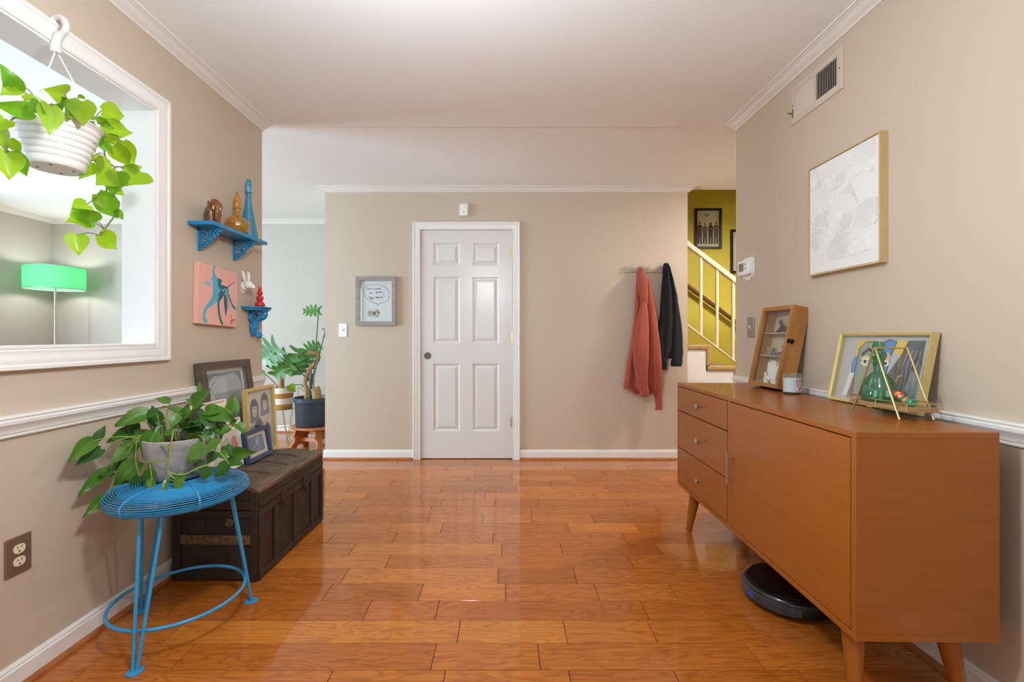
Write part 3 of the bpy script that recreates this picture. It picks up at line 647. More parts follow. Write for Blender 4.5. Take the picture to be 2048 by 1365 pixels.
pts = catmull([(0, -.036, .012), (0, -.018, .013), (-.002, 0, .020), (-.004, .014, .031), (-.006, .026, .041)], 5)
rad = [.010, .012, .0128, .0128, .012, .011, .0105, .011, .0118, .012, .011, .010, .010, .0105, .011, .011, .010, .009, .0085, .008, .007]
m = MB()
for a_, b_, ci in ((0, 6, 0), (6, 8, 1), (8, 11, 2), (11, 13, 1), (13, 15, 3), (15, 17, 4), (17, 20, 3)):
    m.slot(ci).tube(pts[a_:b_ + 1], rad[a_:b_ + 1], 14, caps=(a_ == 0 or b_ == 20))
m.build('pipe_body', [mat('pipe_glass%d' % i, c, .08, coat=.8) for i, c in enumerate(cs)], gp)

# ------------------------------------------------------------------ right wall
def arcs_mat():
    m = bpy.data.materials.new('white_plaster_arcs'); m.use_nodes = True; b = m.node_tree.nodes['Principled BSDF']
    b.inputs['Base Color'].default_value = (*lin((228, 227, 225)), 1); b.inputs['Roughness'].default_value = .7
    return m
pt = picture('textured_canvas', 'square white textured canvas of raked arcs in a light wood frame', 'picture', (XR, 1.898, 1.375), -PI / 2, .404, .498, .032, .006,
             wood('light_oak_frame', (206, 180, 132), (190, 162, 112), .5, stretch=(6, 6, 1)), board=(236, 235, 232), glass=False, face=0)
MB().box(-.194, .194, -.027, -.004, .008, .490).build('canvas', arcs_mat(), pt, smooth=0)
# raked arcs: real ridges, fan by fan; later fans lie over earlier ones
fans = [(-.13, .44, .11, 200), (.06, .46, .10, 180), (.17, .40, .12, 170), (-.02, .33, .10, 260), (-.15, .28, .11, 300), (.10, .25, .12, 200), (-.06, .18, .10, 90), (.15, .14, .12, 120), (-.14, .10, .11, 60), (.03, .05, .12, 90), (-.03, .42, .07, 270), (.0, .24, .08, 270)]
fans = [(-.16, .36, .12, 20), (.0, .40, .13, 330), (.12, .32, .13, 100), (-.08, .26, .13, 200), (.17, .24, .12, 230), (-.17, .18, .12, 10), (.06, .14, .12, 300), (-.08, .05, .12, 80), (.17, .04, .12, 150), (.02, .47, .10, 250)] + fans
rid = MB()
for fi, (cx, cz, R, a0) in enumerate(fans):
    r = .018
    while r < R:
        pp = []
        for k in range(25):
            th = math.radians(a0 - 85 + 170 * k / 24); x, z = cx + r * math.cos(th), cz + r * math.sin(th)
            ok = -.190 < x < .190 and .012 < z < .486 and not any((x - q[0]) ** 2 + (z - q[1]) ** 2 < q[2] ** 2 for q in fans[fi + 1:])
            if ok: pp.append((x, -.0272, z))
            else:
                if len(pp) > 2: rid.tube(pp, .0027, 5, caps=False)
                pp = []
        if len(pp) > 2: rid.tube(pp, .0027, 5, caps=False)
        r += .0072
ro2 = rid.build('raked_ridges', MATS.get('x') or bpy.data.materials['white_plaster_arcs'], pt); ro2['kind'] = 'stuff'

vt = thing('air_vent', 'painted metal air vent grille under the crown moulding', 'vent', (XR, 2.09, 2.155), (0, 0, -PI / 2))
M_VENT = mat('beige_vent_enamel', (204, 189, 172), .4)
VW, VH = .345, .185
MB().sweep([(0, 0), (0, .006), (.004, .009), (.030, .009), (.033, .004), (.033, 0)], [(-VW / 2, 0, VH), (-VW / 2, 0, 0), (VW / 2, 0, 0), (VW / 2, 0, VH)], (0, -1, 0), True).build('frame', M_VENT, vt, smooth=20)
MB().box(-VW / 2 + .02, VW / 2 - .02, -.002, -.0005, .02, VH - .02).build('duct_back', mat('dark_duct', (30, 30, 30), .8), vt, smooth=0)
MB().box(-.008, .008, -.008, -.002, .03, VH - .03).build('centre_bar', M_VENT, vt, smooth=0)
for side, ang in ((-1, 32), (1, -40)):
    for k in range(12):
        x = side * (.014 + .0105 * k + .004); c, s_ = math.cos(math.radians(ang)), math.sin(math.radians(ang)); L = .0034 if side < 0 else .0052
        MB().add([(x - L * c - .0006, -.0055 - L * s_, .03), (x + L * c - .0006, -.0055 + L * s_, .03), (x + L * c + .0006, -.0048 + L * s_, .03), (x - L * c + .0006, -.0048 - L * s_, .03),
                  (x - L * c - .0006, -.0055 - L * s_, VH - .03), (x + L * c - .0006, -.0055 + L * s_, VH - .03), (x + L * c + .0006, -.0048 + L * s_, VH - .03), (x - L * c + .0006, -.0048 - L * s_, VH - .03)],
                 [(0, 1, 2, 3), (7, 6, 5, 4), (0, 4, 5, 1), (1, 5, 6, 2), (2, 6, 7, 3), (3, 7, 4, 0)]).build('louver', M_VENT, vt, smooth=0)
MB().tube([(-VW / 2 + .016, -.008, .05), (-VW / 2 + .016, -.022, .055), (-VW / 2 + .006, -.028, .06)], .003, 8).box(-VW / 2 + .012, -VW / 2 + .02, -.0105, -.008, .03, .075).build('lever', mat('grey_lever', (120, 112, 104), .4, metal=.6), vt)
for sx in (-1, 1): MB().lathe([(0, .002), (.003, .0015), (.004, 0)], 10).build('screw', mat('dark_screw', (90, 80, 72), .4, metal=.6), vt, loc=(sx * (VW / 2 - .014), -.009, VH / 2), rot=(PI / 2, 0, 0))

th = thing('thermostat', 'white wall thermostat with grey screen', 'thermostat', (XR, 2.668, 1.502), (0, 0, -PI / 2))
M_PLW = mat('white_plastic', (238, 238, 236), .35)
def rrect(w, h, r, n=5):
    out = []
    for cx, cz, a in ((w / 2 - r, -h / 2 + r, -90), (w / 2 - r, h / 2 - r, 0), (-w / 2 + r, h / 2 - r, 90), (-w / 2 + r, -h / 2 + r, 180)):
        for k in range(n + 1):
            t = math.radians(a + 90 * k / n); out.append((cx + r * math.cos(t), cz + r * math.sin(t)))
    return out
MB().prism(rrect(.125, .120, .022), 'y', -.006, 0).build('wall_plate', M_PLW, th, bevel=.002)
MB().prism(rrect(.118, .088, .012), 'y', -.036, -.006).build('body', M_PLW, th, bevel=.004)
MB().box(-.044, .008, -.0368, -.035, -.020, .028).build('screen', mat('grey_lcd', (122, 124, 118), .25), th, smooth=0)
for z in (.018, -.006): MB().lathe([(.006, 0), (.007, .001), (.006, .002), (.004, .002)], 14).build('button', mat('button_grey', (170, 170, 168), .4), th, loc=(.026, -.036, z), rot=(PI / 2, 0, 0))
for x in (-.036, -.016): MB().box(x - .004, x + .004, -.0368, -.035, -.035, -.030).build('button', mat('button_grey', (170, 170, 168), .4), th, smooth=0)
MB().box(-.02, .02, -.008, 0, -.074, -.060).build('lower_tab', M_PLW, th, smooth=0)

def switch(loc, rz, plate, tog, label, h=.118, w=.072):
    t = thing('light_switch', label, 'light switch', loc, (0, 0, rz))
    MB().prism(rrect(w, h, .006), 'y', -.006, 0).build('plate', plate, t, bevel=.002)
    MB().add([(-.005, -.006, -.012), (.005, -.006, -.012), (.005, -.006, .012), (-.005, -.006, .012), (-.004, -.017, .004), (.004, -.017, .004), (.004, -.017, .011), (-.004, -.017, .011)],
             [(0, 1, 5, 4), (1, 2, 6, 5), (2, 3, 7, 6), (3, 0, 4, 7), (4, 5, 6, 7)]).build('toggle', tog, t, smooth=0)
    for z in (-.032, .032): MB().lathe([(0, .0015), (.0025, .001), (.003, 0)], 10).build('screw', mat('screw_grey', (170, 168, 164), .4, metal=.5), t, loc=(0, -.006, z), rot=(PI / 2, 0, 0))
    return t
M_STEEL = mat('brushed_steel_plate', (168, 160, 152), .35, metal=.85)
switch((XR, 2.64, 1.150), -PI / 2, M_STEEL, mat('ivory_toggle', (226, 218, 200), .4), 'brushed metal light switch plate with ivory toggle under the thermostat')
switch((-1.446, YF, 1.152), 0, M_PLW, M_PLW, 'white light switch on the taupe wall by the welcome drawing')
ol = thing('power_outlet', 'bronze metal plate with two ivory sockets low on the wall', 'outlet', (XL, 1.402, .414), (0, 0, PI / 2))
MB().prism(rrect(.076, .118, .003), 'y', -.006, 0).build('plate', mat('bronze_plate', (140, 118, 102), .35, metal=.6), ol, bevel=.0025)
M_IV = mat('ivory_plastic', (228, 216, 186), .4)
for z in (-.0195, .0195):
    s_ = MB().prism(rrect(.034, .028, .012), 'y', -.0085, -.005).build('socket', M_IV, ol, loc=(0, 0, z))
    for x, hh in ((-.006, .0045), (.006, .0055)): MB().box(x - .001, x + .001, -.0088, -.008, .001, .001 + hh * 1.6).build('slot', M_IRON, s_, smooth=0)
    MB().lathe([(0, .0005), (.0025, .0003), (.0026, 0)], 10).build('slot', M_IRON, s_, loc=(0, -.0085, -.007), rot=(PI / 2, 0, 0))
MB().lathe([(0, .0015), (.0025, .001), (.003, 0)], 10).build('screw', M_STEEL, ol, loc=(0, -.006, 0), rot=(PI / 2, 0, 0))

# ------------------------------------------------------------------ wall with the door
dc = thing('door_chime', 'small white plastic box on the wall above the door', 'door chime', (-.366, YF, 1.0))
dc.location.z = 2.170
MB().prism([(x, z + .052) for x, z in rrect(.070, .103, .004)], 'y', -.028, 0).build('body', M_PLW, dc, bevel=.003)
MB().lathe([(0, .002), (.006, .001), (.007, 0)], 14).build('button', mat('button_grey', (170, 170, 168), .4), dc, loc=(0, -.028, .028), rot=(PI / 2, 0, 0))
MB().box(.006, .024, -.0285, -.028, .078, .081).build('indicator', mat('pink_mark', (214, 150, 140), .5), dc, smooth=0)

# hand-lettered drawing: strokes in a unit cell (x 0..1, z 0..1)
GL = {'W': [[(0, 1), (.25, 0), (.45, .7), (.65, 0), (.95, 1)]], 'e': [[(.1, .3), (.8, .4), (.6, .65), (.25, .55), (.1, .25), (.4, 0), (.85, .1)]], 'l': [[(.4, 1.05), (.35, .3), (.5, 0)]],
      'c': [[(.8, .6), (.4, .65), (.1, .3), (.4, 0), (.85, .1)]], 'o': [[(.5, .65), (.1, .4), (.3, 0), (.75, .1), (.8, .45), (.5, .65)]], 'm': [[(.05, 0), (.1, .6), (.3, .6), (.4, 0)], [(.4, .45), (.6, .62), (.75, .5), (.85, 0)]],
      'M': [[(.0, 0), (.1, .7), (.4, .1), (.7, .75), (.95, 0)]], 'E': [[(.85, .75), (.1, .7), (.15, 0), (.9, .05)], [(.12, .36), (.7, .4)]], 't': [[(.45, 1), (.4, .1), (.7, 0)], [(.05, .62), (.85, .66)]],
      'y': [[(.1, .6), (.4, .1), (.85, .65)], [(.85, .65), (.5, -.35), (.1, -.4)]], 'u': [[(.1, .6), (.15, .1), (.5, 0), (.8, .2), (.8, .6), (.85, 0)]], 'r': [[(.2, 0), (.2, .6)], [(.2, .4), (.5, .65), (.85, .55)]],
      'N': [[(.1, 0), (.1, .9), (.75, 0), (.8, .95)]], 'w': [[(.05, .6), (.25, 0), (.45, .5), (.65, 0), (.95, .65)]], 'H': [[(.1, .95), (.1, 0)], [(.8, 1), (.75, 0)], [(.1, .5), (.8, .5)]], '!': [[(.5, 1.1), (.45, .35)], [(.45, .1), (.5, .02)]]}
def write(a, c, text, x, z, w, h, wd):
    for ch in text:
        for stk in GL.get(ch, []): a.line(c, [(x + p[0] * w * .85, z + p[1] * h) for p in stk], wd)
        x += w
def welcome(a, w, h):
    a.rect((243, 243, 243), -w / 2, w / 2, -h / 2, h / 2)
    u = lambda px, py: ((px - 628) / 12.05 / 224, (675 - py) / 12.05 / 224)      # sketch units to metres
    K = (64, 64, 68)
    bub = [(640, 738), (560, 715), (450, 660), (360, 560), (322, 450), (345, 365), (410, 300), (520, 285), (620, 274), (740, 298), (850, 350), (920, 430), (938, 520), (915, 630), (830, 700), (720, 735), (665, 745), (650, 778), (640, 738)]
    pts = [u(p.x, p.y) for p in catmull([(x, y, 0) for x, y in bub], 4)]
    a.line(K, pts, .0032)
    q = 1 / 12.05 / 224
    write(a, K, 'Welcome', *u(395, 395), 50 * q, 46 * q, .0034); write(a, K, 'to', *u(455, 500), 46 * q, 46 * q, .0034); write(a, K, 'your', *u(608, 476), 46 * q, 44 * q, .0034)
    write(a, K, 'New', *u(440, 604), 42 * q, 40 * q, .0034); write(a, K, 'HoME', *u(608, 606), 46 * q, 44 * q, .0034); write(a, K, '!', *u(790, 560), 40 * q, 56 * q, .0034)
    for k in range(3): a.line(K, [u(465 + 10 * k, 622 + 10 * k), u(570 - 14 * k, 616 + 12 * k)], .0018)
    B, D, G = (214, 196, 176), (130, 112, 92), (196, 184, 160)
    a.ell(B, *u(500, 965), 80 * q, 62 * q); a.ell(B, *u(470, 985), 52 * q, 56 * q); a.ell(G, *u(632, 945), 46 * q, 66 * q)
    a.poly(D, [u(660, 885), u(700, 950), u(712, 990), u(690, 990), u(668, 930)]); a.poly((120, 104, 88), [u(560, 940), u(610, 930), u(600, 1030), u(560, 1010)])
    a.ell((226, 216, 196), *u(640, 1010), 30 * q, 34 * q); a.ell((80, 72, 66), *u(655, 1040), 22 * q, 14 * q)
    a.line(D, [u(420, 1000), u(425, 940), u(470, 880), u(560, 870), u(620, 870), u(668, 885)], .0018); a.line(D, [u(430, 1020), u(500, 1050), u(560, 1040), u(610, 1055), u(670, 1050)], .0018)
    for k in range(9): a.line(D, [u(440 + 14 * k, 920 + 8 * (k % 3)), u(452 + 14 * k, 960 + 14 * (k % 4))], .0012)
M_GRYW = wood('grey_wood_frame', (160, 152, 144), (142, 134, 126), .55, stretch=(3, 3, 12))
picture('picture_frame', 'grey wood frame with a hand-lettered welcome drawing of a dog', 'picture', (-1.147, YF, 1.195), 0, .357, .435, .028, .036, M_GRYW, art=welcome, board=(243, 243, 243))

# coat rail and coats
cr_ = thing('coat_rail', 'whitewashed wooden coat rail with clear hooks on the taupe wall', 'coat rail', (1.25, YF, 1.668))
MB().box(-.185, .185, -.018, 0, 0, .054).build('board', wood('whitewashed_wood', (198, 186, 170), (168, 152, 134), .6, stretch=(1.2, 8, 8), nscale=6), cr_, smooth=0, bevel=.002)
M_CLR = glass_mat('clear_acrylic', (236, 240, 240), .05, .25)
for x in (-.135, -.063, .015, .10, .165):
    h_ = MB().tube(catmull([(x, -.018, .022), (x, -.035, .016), (x, -.05, .026), (x, -.055, .045)], 4), .004, 8).tube(catmull([(x, -.018, .035), (x + .006, -.04, .05), (x + .016, -.062, .068)], 4), .004, 8).ball((x + .016, -.062, .068), .007, 10, 6).lathe([(0, 0), (.012, 0), (.012, .004), (0, .004)], 12, (x, -.022, .026)).build('hook', M_CLR, cr_)

def cloth(name, rows, depth, m, parent, folds=5, seed=0, zt=None, foldamp=.55, side_wrap=.5):
    """A hanging cloth body: rows of (z, x_left, x_right, thickness); cross-sections wave with folds that run down it."""
    rnd = random.Random(seed); ph = [rnd.uniform(0, 6.28) for _ in range(4)]; n = 56; vs = []; R = []
    for i in range(len(rows) - 1):
        for k in range(4):
            t = k / 4; R.append(tuple(rows[i][j] * (1 - t) + rows[i + 1][j] * t for j in range(4)))
    R.append(rows[-1])
    for ri, (z, xl, xr, tk) in enumerate(R):
        cx, hw = (xl + xr) / 2, (xr - xl) / 2; f = ri / len(R)
        for j in range(n):
            th_ = 2 * PI * j / n; u = math.cos(th_); v = math.sin(th_)
            w_ = math.sin(folds * u * 1.9 + ph[0] + f * 1.2) * .6 + math.sin(folds * 2.1 * u + ph[1] - f * 2) * .3
            e = abs(v) ** .7 * (1 if v > 0 else -1)
            y = -tk / 2 + e * tk / 2 * (1 + foldamp * w_ * (.3 + f)) if v < 0 else -tk / 2 + e * tk / 2
            vs.append((cx + hw * u * (1 + .03 * math.sin(f * 9 + ph[2])), min(y, -.002), z + (.006 * math.sin(7 * u + ph[3]) if ri == len(R) - 1 else 0)))
    fs = [(i * n + j, i * n + (j + 1) % n, (i + 1) * n + (j + 1) % n, (i + 1) * n + j) for i in range(len(R) - 1) for j in range(n)]
    fs += [tuple(range(n - 1, -1, -1)), tuple((len(R) - 1) * n + j for j in range(n))]
    return MB().add(vs, fs).build(name, m, parent, smooth=60)
M_RUST = mat('rust_sweatshirt', (158, 72, 50), .9, sheen=.3, noise=.12, nscale=30, bump=.25, bscale=500)
M_BLKC = mat('black_jersey', (15, 15, 17), .9, bump=.2, bscale=400)
def cz(px, py): return ((px - VPX) / 224.0, CH - (py - VPY) / 224.0)
def rowset(l):
    return [(cz(0, y)[1], cz(a, 0)[0], cz(b, 0)[0], t) for y, a, b, t in l]
ox = cz(1278, 0)[0]
jk = thing('hooded_sweatshirt', 'rust-orange hooded sweatshirt hanging from the coat rail', 'sweatshirt', (ox, YF, 0))
def sub(rows): return [(z, a - ox, b - ox, t) for z, a, b, t in rows]
cloth('body', sub(rowset([(536, 1274, 1282, .03), (548, 1270, 1287, .055), (575, 1267, 1292, .07), (610, 1265, 1297, .075), (650, 1262, 1302, .075), (690, 1257, 1307, .08), (725, 1250, 1311, .08), (755, 1246, 1314, .08), (772, 1243, 1314, .075), (786, 1262, 1314, .06)])), 0, M_RUST, jk, 4, 3).location.y = -.022
def limb(name, pts, rad, m, parent, flat=.55, n=18):
    P2 = catmull(pts, 6); k = len(P2); rr = []
    for i in range(k):
        t = i / (k - 1) * (len(rad) - 1); a = int(min(t, len(rad) - 2)); f = t - a
        rr.append((rad[a] * (1 - f) + rad[a + 1] * f) * (1 + .05 * math.sin(i * 1.7) * (i / k)))
    mb = MB(); up = None; vs = []
    for i in range(k):
        for j in range(n):
            th_ = 2 * PI * j / n
            wv = 1 + .10 * math.sin(3 * th_ + i * .25)
            vs.append((P2[i].x + rr[i] * math.cos(th_) * wv, P2[i].y + rr[i] * flat * math.sin(th_) * wv, P2[i].z))
    fs = [(i * n + j, i * n + (j + 1) % n, (i + 1) * n + (j + 1) % n, (i + 1) * n + j) for i in range(k - 1) for j in range(n)] + [tuple(range(n)), tuple((k - 1) * n + j for j in range(n))]
    return mb.add(vs, fs).build(name, m, parent, smooth=60)
def cp(px, py, y): x, z = cz(px, py); return (x - ox, y, z)
sl_ = limb('sleeve', [cp(1282, 606, -.10), cp(1277, 640, -.115), cp(1273, 690, -.125), cp(1275, 740, -.125), cp(1279, 777, -.12)], [.012, .045, .062, .066, .052, .042], M_RUST, jk)
limb('cuff', [cp(1280, 777, -.12), cp(1280, 784, -.12), cp(1280, 791, -.12)], [.040, .038, .041], M_RUST, sl_)
sl_ = limb('sleeve', [cp(1290, 560, -.075), cp(1297, 620, -.085), cp(1304, 690, -.09), cp(1309, 750, -.09), cp(1311, 800, -.085)], [.012, .030, .036, .040, .036, .032], M_RUST, jk)
limb('cuff', [cp(1311, 800, -.085), cp(1310.5, 808, -.085), cp(1310, 817, -.085)], [.032, .029, .032], M_RUST, sl_)
limb('hood', [cp(1279, 545, -.09), cp(1278, 565, -.105), cp(1279, 590, -.10), cp(1286, 612, -.095)], [.014, .040, .044, .034, .010], M_RUST, jk, .5)
limb('hem_band', [cp(1253, 765, -.062), cp(1253, 771, -.062), cp(1253.5, 776, -.062)], [.046, .048, .042], M_RUST, jk, .6)
ox = cz(1330, 0)[0]
bj = thing('black_jacket', 'black jacket hanging at the end of the coat rail', 'jacket', (ox, YF, 0))
cloth('body', sub(rowset([(529, 1324, 1332, .05), (537, 1322, 1334, .075), (560, 1320, 1341, .08), (595, 1317, 1350, .08), (640, 1314, 1353, .08), (680, 1312, 1354, .08), (705, 1311, 1355, .075), (716, 1314, 1352, .06)])), 0, M_BLKC, bj, 4, 9).location.y = -.022
limb('sleeve', [cp(1317, 640, -.07), cp(1317, 690, -.075), cp(1319, 715, -.075), cp(1322, 738, -.07)], [.02, .036, .034, .028], M_BLKC, bj)
limb('sleeve', [cp(1344, 600, -.075), cp(1347, 660, -.085), cp(1347, 705, -.085), cp(1346, 732, -.08)], [.02, .040, .046, .048], M_BLKC, bj)

# pictures in the stairwell
M_BLKF = mat('black_frame', (24, 22, 22), .3, coat=.3)
def poster(a, w, h):
    a.rect((226, 212, 178), -w / 2, w / 2, -h / 2, h / 2)
    for i, (x, hh) in enumerate(((-.36, .62), (-.12, .58), (.13, .60), (.37, .62))):
        z0 = -.42 * h; x *= w; H = hh * h; bw_ = .10 * w
        leg, top, skin, hair = [((52, 44, 38), (84, 70, 58), (176, 116, 84), (70, 48, 36)), ((70, 58, 46), (96, 80, 64), (182, 124, 92), (64, 50, 40)), ((50, 42, 36), (58, 46, 40), (178, 110, 82), (92, 40, 26)), ((92, 76, 58), (104, 86, 68), (180, 120, 88), (74, 58, 46))][i]
        a.poly(leg, [(x - bw_, z0), (x - bw_ * .2, z0), (x, z0 + .4 * H), (x + bw_ * .2, z0), (x + bw_, z0), (x + bw_ * .95, z0 + .5 * H), (x - bw_ * .95, z0 + .5 * H)])
        a.poly(top, [(x - bw_, z0 + .46 * H), (x + bw_, z0 + .46 * H), (x + bw_ * 1.15, z0 + .80 * H), (x + bw_ * .4, z0 + .86 * H), (x - bw_ * .4, z0 + .86 * H), (x - bw_ * 1.15, z0 + .80 * H)])
        a.poly(skin, [(x - bw_ * .9, z0 + .68 * H), (x, z0 + .74 * H), (x + bw_ * .9, z0 + .68 * H), (x, z0 + .70 * H)])
        if i == 2: a.ell(hair, x, z0 + .90 * H, bw_ * .62, .10 * H)
        a.ell(skin, x, z0 + .93 * H, bw_ * .40, .058 * H); a.ell(hair, x, z0 + .975 * H, bw_ * .42, .026 * H)
    for k, ww in enumerate((.26, .16, .14)): a.rect((70, 62, 54), -ww * w / 2 - .01, ww * w / 2 - .01, (.40 - .028 * k) * h, (.414 - .028 * k) * h)
picture('picture_frame', 'black-framed poster of four standing people on the yellow wall', 'picture', (2.250, 5.0, 2.070), 0, .292, .445, .03, .022, M_BLKF, art=poster, board=(226, 212, 178))
def poster2(a, w, h):
    a.rect((228, 216, 184), -w / 2, w / 2, -h / 2, h / 2); a.rect((120, 104, 84), -w * .3, w * .3, -h * .35, h * .2)
picture('picture_frame', 'black-framed picture lower down the yellow stairwell wall', 'picture', (2.665, 5.0, 1.80), 0, .33, .48, .03, .024, M_BLKF, art=poster2, board=(228, 216, 184))

# ------------------------------------------------------------------ trunk and the pictures standing on it
M_TRK = mat('dark_trunk_leather', (58, 43, 32), .6, noise=.55, nscale=14, rgb2=(38, 28, 21), bump=.5, bscale=60)
M_SLAT = mat('worn_trunk_slat', (128, 100, 72), .5, noise=.5, nscale=9, rgb2=(66, 48, 33), stretch=(6, .8, 6), bump=.25, bscale=60)
M_SLATD = mat('dark_trunk_slat', (58, 42, 29), .55, noise=.5, nscale=9, rgb2=(44, 32, 23), stretch=(4, 1, 1), bump=.25, bscale=60)
tr = thing('steamer_trunk', 'old dark wooden trunk with domed lid and worn slats', 'trunk', (-1.285, 2.345, 0), (0, 0, -.02))
TW, TL, TH = .190, .330, .405
def dome(x): return TH + .035 * (1 - (x / TW) ** 2)
MB().box(-TW, TW, -TL, TL, .004, .315).build('body', M_TRK, tr, smooth=0, bevel=.004)
arc = [(-TW + 2 * TW * k / 12) for k in range(13)]
MB().prism([(-TW - .003, .318), (TW + .003, .318)] + [(x * 1.015, dome(x) - .010) for x in arc[::-1]], 'y', -TL - .003, TL + .003).build('lid', M_TRK, tr, smooth=30)
yb = [-.318, -.130, .030, .180, .318]                                    # leather panels of the lid, edges lifting where they overlap
for a, b in zip(yb, yb[1:]):
    vs = []; n = 10
    for k in range(n + 1):
        x = -TW + .035 + (2 * TW - .07) * k / n
        for y, dz in ((a, .004 + .003 * math.sin(k * 1.3 + a * 30)), (a, -.0045), (b + .006, -.0045), (b + .006, -.001)): vs.append((x, y + .004 * math.sin(k * .9 + a * 9), dome(x) - .006 + dz))
    MB().add(vs, [(4 * k + q, 4 * k + (q + 1) % 4, 4 * k + 4 + (q + 1) % 4, 4 * k + 4 + q) for k in range(n) for q in range(4)] + [(0, 1, 2, 3), (4 * n, 4 * n + 1, 4 * n + 2, 4 * n + 3)]).build('lid_panel', mat('grey_brown_leather', (112, 94, 78), .65, noise=.5, nscale=18, rgb2=(72, 56, 44), bump=.8, bscale=110), tr, smooth=30)
for sx in (-1, 1):                                                        # top edge slats along the lid
    x0, x1 = sorted((sx * (TW + .006), sx * (TW - .045)))
    zl, zr = dome(x0), dome(x1)
    MB().prism([(x0, zl - .012), (x1, zr - .012), (x1, zr + .006), (x0, zl + .006)], 'y', -TL - .006, TL + .006).build('edge_slat', M_SLAT, tr, smooth=0, bevel=.003)
    xs_ = sx * (TW + .005)
    for y in (-.322, -.195, -.01, .19, .318): MB().box(*sorted((sx * TW, sx * (TW + .010))), y - .014, y + .014, .01, .31).build('upright_slat', M_SLATD, tr, smooth=0, bevel=.003)
    for z in (.012, .288): MB().box(*sorted((sx * TW, sx * (TW + .008))), -TL, TL, z, z + .030).build('long_slat', M_SLATD, tr, smooth=0, bevel=.003)
    MB().box(*sorted((sx * (TW + .002), sx * (TW + .009))), -TL, TL, .330, .356).build('lid_band', M_SLATD, tr, smooth=0, bevel=.003)
for sy in (-1, 1):
    for z, hh, mm in ((.165, .042, M_SLAT), (.012, .03, M_SLATD), (.286, .03, M_SLATD)):
        MB().box(-TW + .03, TW - .03, *sorted((sy * TL, sy * (TL + .010))), z, z + hh).build('end_slat', mm, tr, smooth=0, bevel=.003)
    for sx in (-1, 1): MB().box(*sorted((sx * TW, sx * (TW - .032))), *sorted((sy * TL, sy * (TL + .012))), .004, .40).build('corner_slat', M_SLATD, tr, smooth=0, bevel=.003)
    MB().box(-TW + .03, TW - .03, *sorted((sy * (TL + .003), sy * (TL + .012))), .322, .36).build('lid_end_slat', M_SLATD, tr, smooth=0, bevel=.003)
    MB().lathe([(.020, 0), (.020, .006), (.012, .011), (.010, .018), (0, .020)], 16).build('handle_boss', mat('dull_brass', (104, 84, 62), .55, metal=.4), tr, loc=(.060, sy * TL, .262), rot=(sy * -PI / 2, 0, 0))
    MB().box(-.095, -.050, *sorted((sy * TL, sy * (TL + .007))), .225, .280).build('handle_stub', M_SLATD, tr, smooth=0, bevel=.003)
for y in (-.13, .10): MB().box(TW, TW + .013, y - .02, y + .02, .275, .345).tube([(TW + .012, y, .30), (TW + .020, y, .27), (TW + .012, y, .25)], .005, 8).build('clasp', mat('rusty_iron', (84, 62, 46), .55, metal=.5, noise=.5, nscale=40), tr)

def lid_z(X): return TH + .035 * (1 - ((X + 1.285) / TW) ** 2)
M_DKF = wood('dark_brown_frame', (98, 82, 70), (76, 62, 52), .5, stretch=(3, 3, 14))
def pages(a, w, h):                                                       # charcoal drawing, an open book shape
    a.rect((224, 220, 214), -w / 2, w / 2, -h / 2, h / 2); a.rect((110, 110, 112), -w * .44, w * .44, -h * .46, h * .46)
    q = [(-.42, -.44), (-.42, .28), (-.36, .38), (-.24, .43), (0, .42), (.24, .44), (.36, .40), (.42, .30), (.42, -.44)]
    a.poly((176, 175, 174), [(x * w, z * h) for x, z in q])
    a.poly((192, 190, 188), [(.02 * w, .42 * h), (-.05 * w, -.44 * h), (-.36 * w, -.44 * h), (-.36 * w, .36 * h)])
    for k in range(9): a.line((150, 149, 150), [(-.36 * w + .03 * k * w, .30 * h - .05 * k * h), (-.20 * w + .02 * k * w, .38 * h - .05 * k * h)], .004)
    for k in range(9): a.line((158, 158, 160), [(.06 * w + .03 * k * w, .28 * h - .06 * k * h), (.22 * w + .02 * k * w, .38 * h - .06 * k * h)], .004)
    a.line((226, 224, 222), [(.02 * w, .42 * h), (-.06 * w, -.44 * h)], .003); a.line((90, 90, 92), [(-.40 * w, .20 * h), (-.34 * w, .32 * h), (-.24 * w, .37 * h)], .003)
X_ = -1.432
picture('picture_frame', 'large dark brown frame with a grey charcoal drawing behind the other pictures', 'picture', (X_, 2.392, lid_z(X_) + .004), PI / 2, .42, .545, .034, .040, M_DKF, lean=math.radians(8.2), mat_w=0, art=pages, board=(224, 220, 214))
def abstract_white(a, w, h):
    a.rect((232, 222, 208), -w / 2, w / 2, -h / 2, h / 2); a.rect((214, 204, 190), -w * .3, w * .3, -h * .3, h * .3); a.line((170, 150, 130), [(-.2 * w, -.2 * h), (0, .2 * h), (.22 * w, -.1 * h)], .003)
X_ = -1.392
picture('print_board', 'off-white print leaning in front of the dark brown frame', 'picture', (X_, 2.152, lid_z(X_) + .003), PI / 2, .245, .350, .012, .008, mat('offwhite_edge', (236, 228, 214), .5), lean=math.radians(5), art=abstract_white, glass=False, board=(236, 228, 214), face=.001)
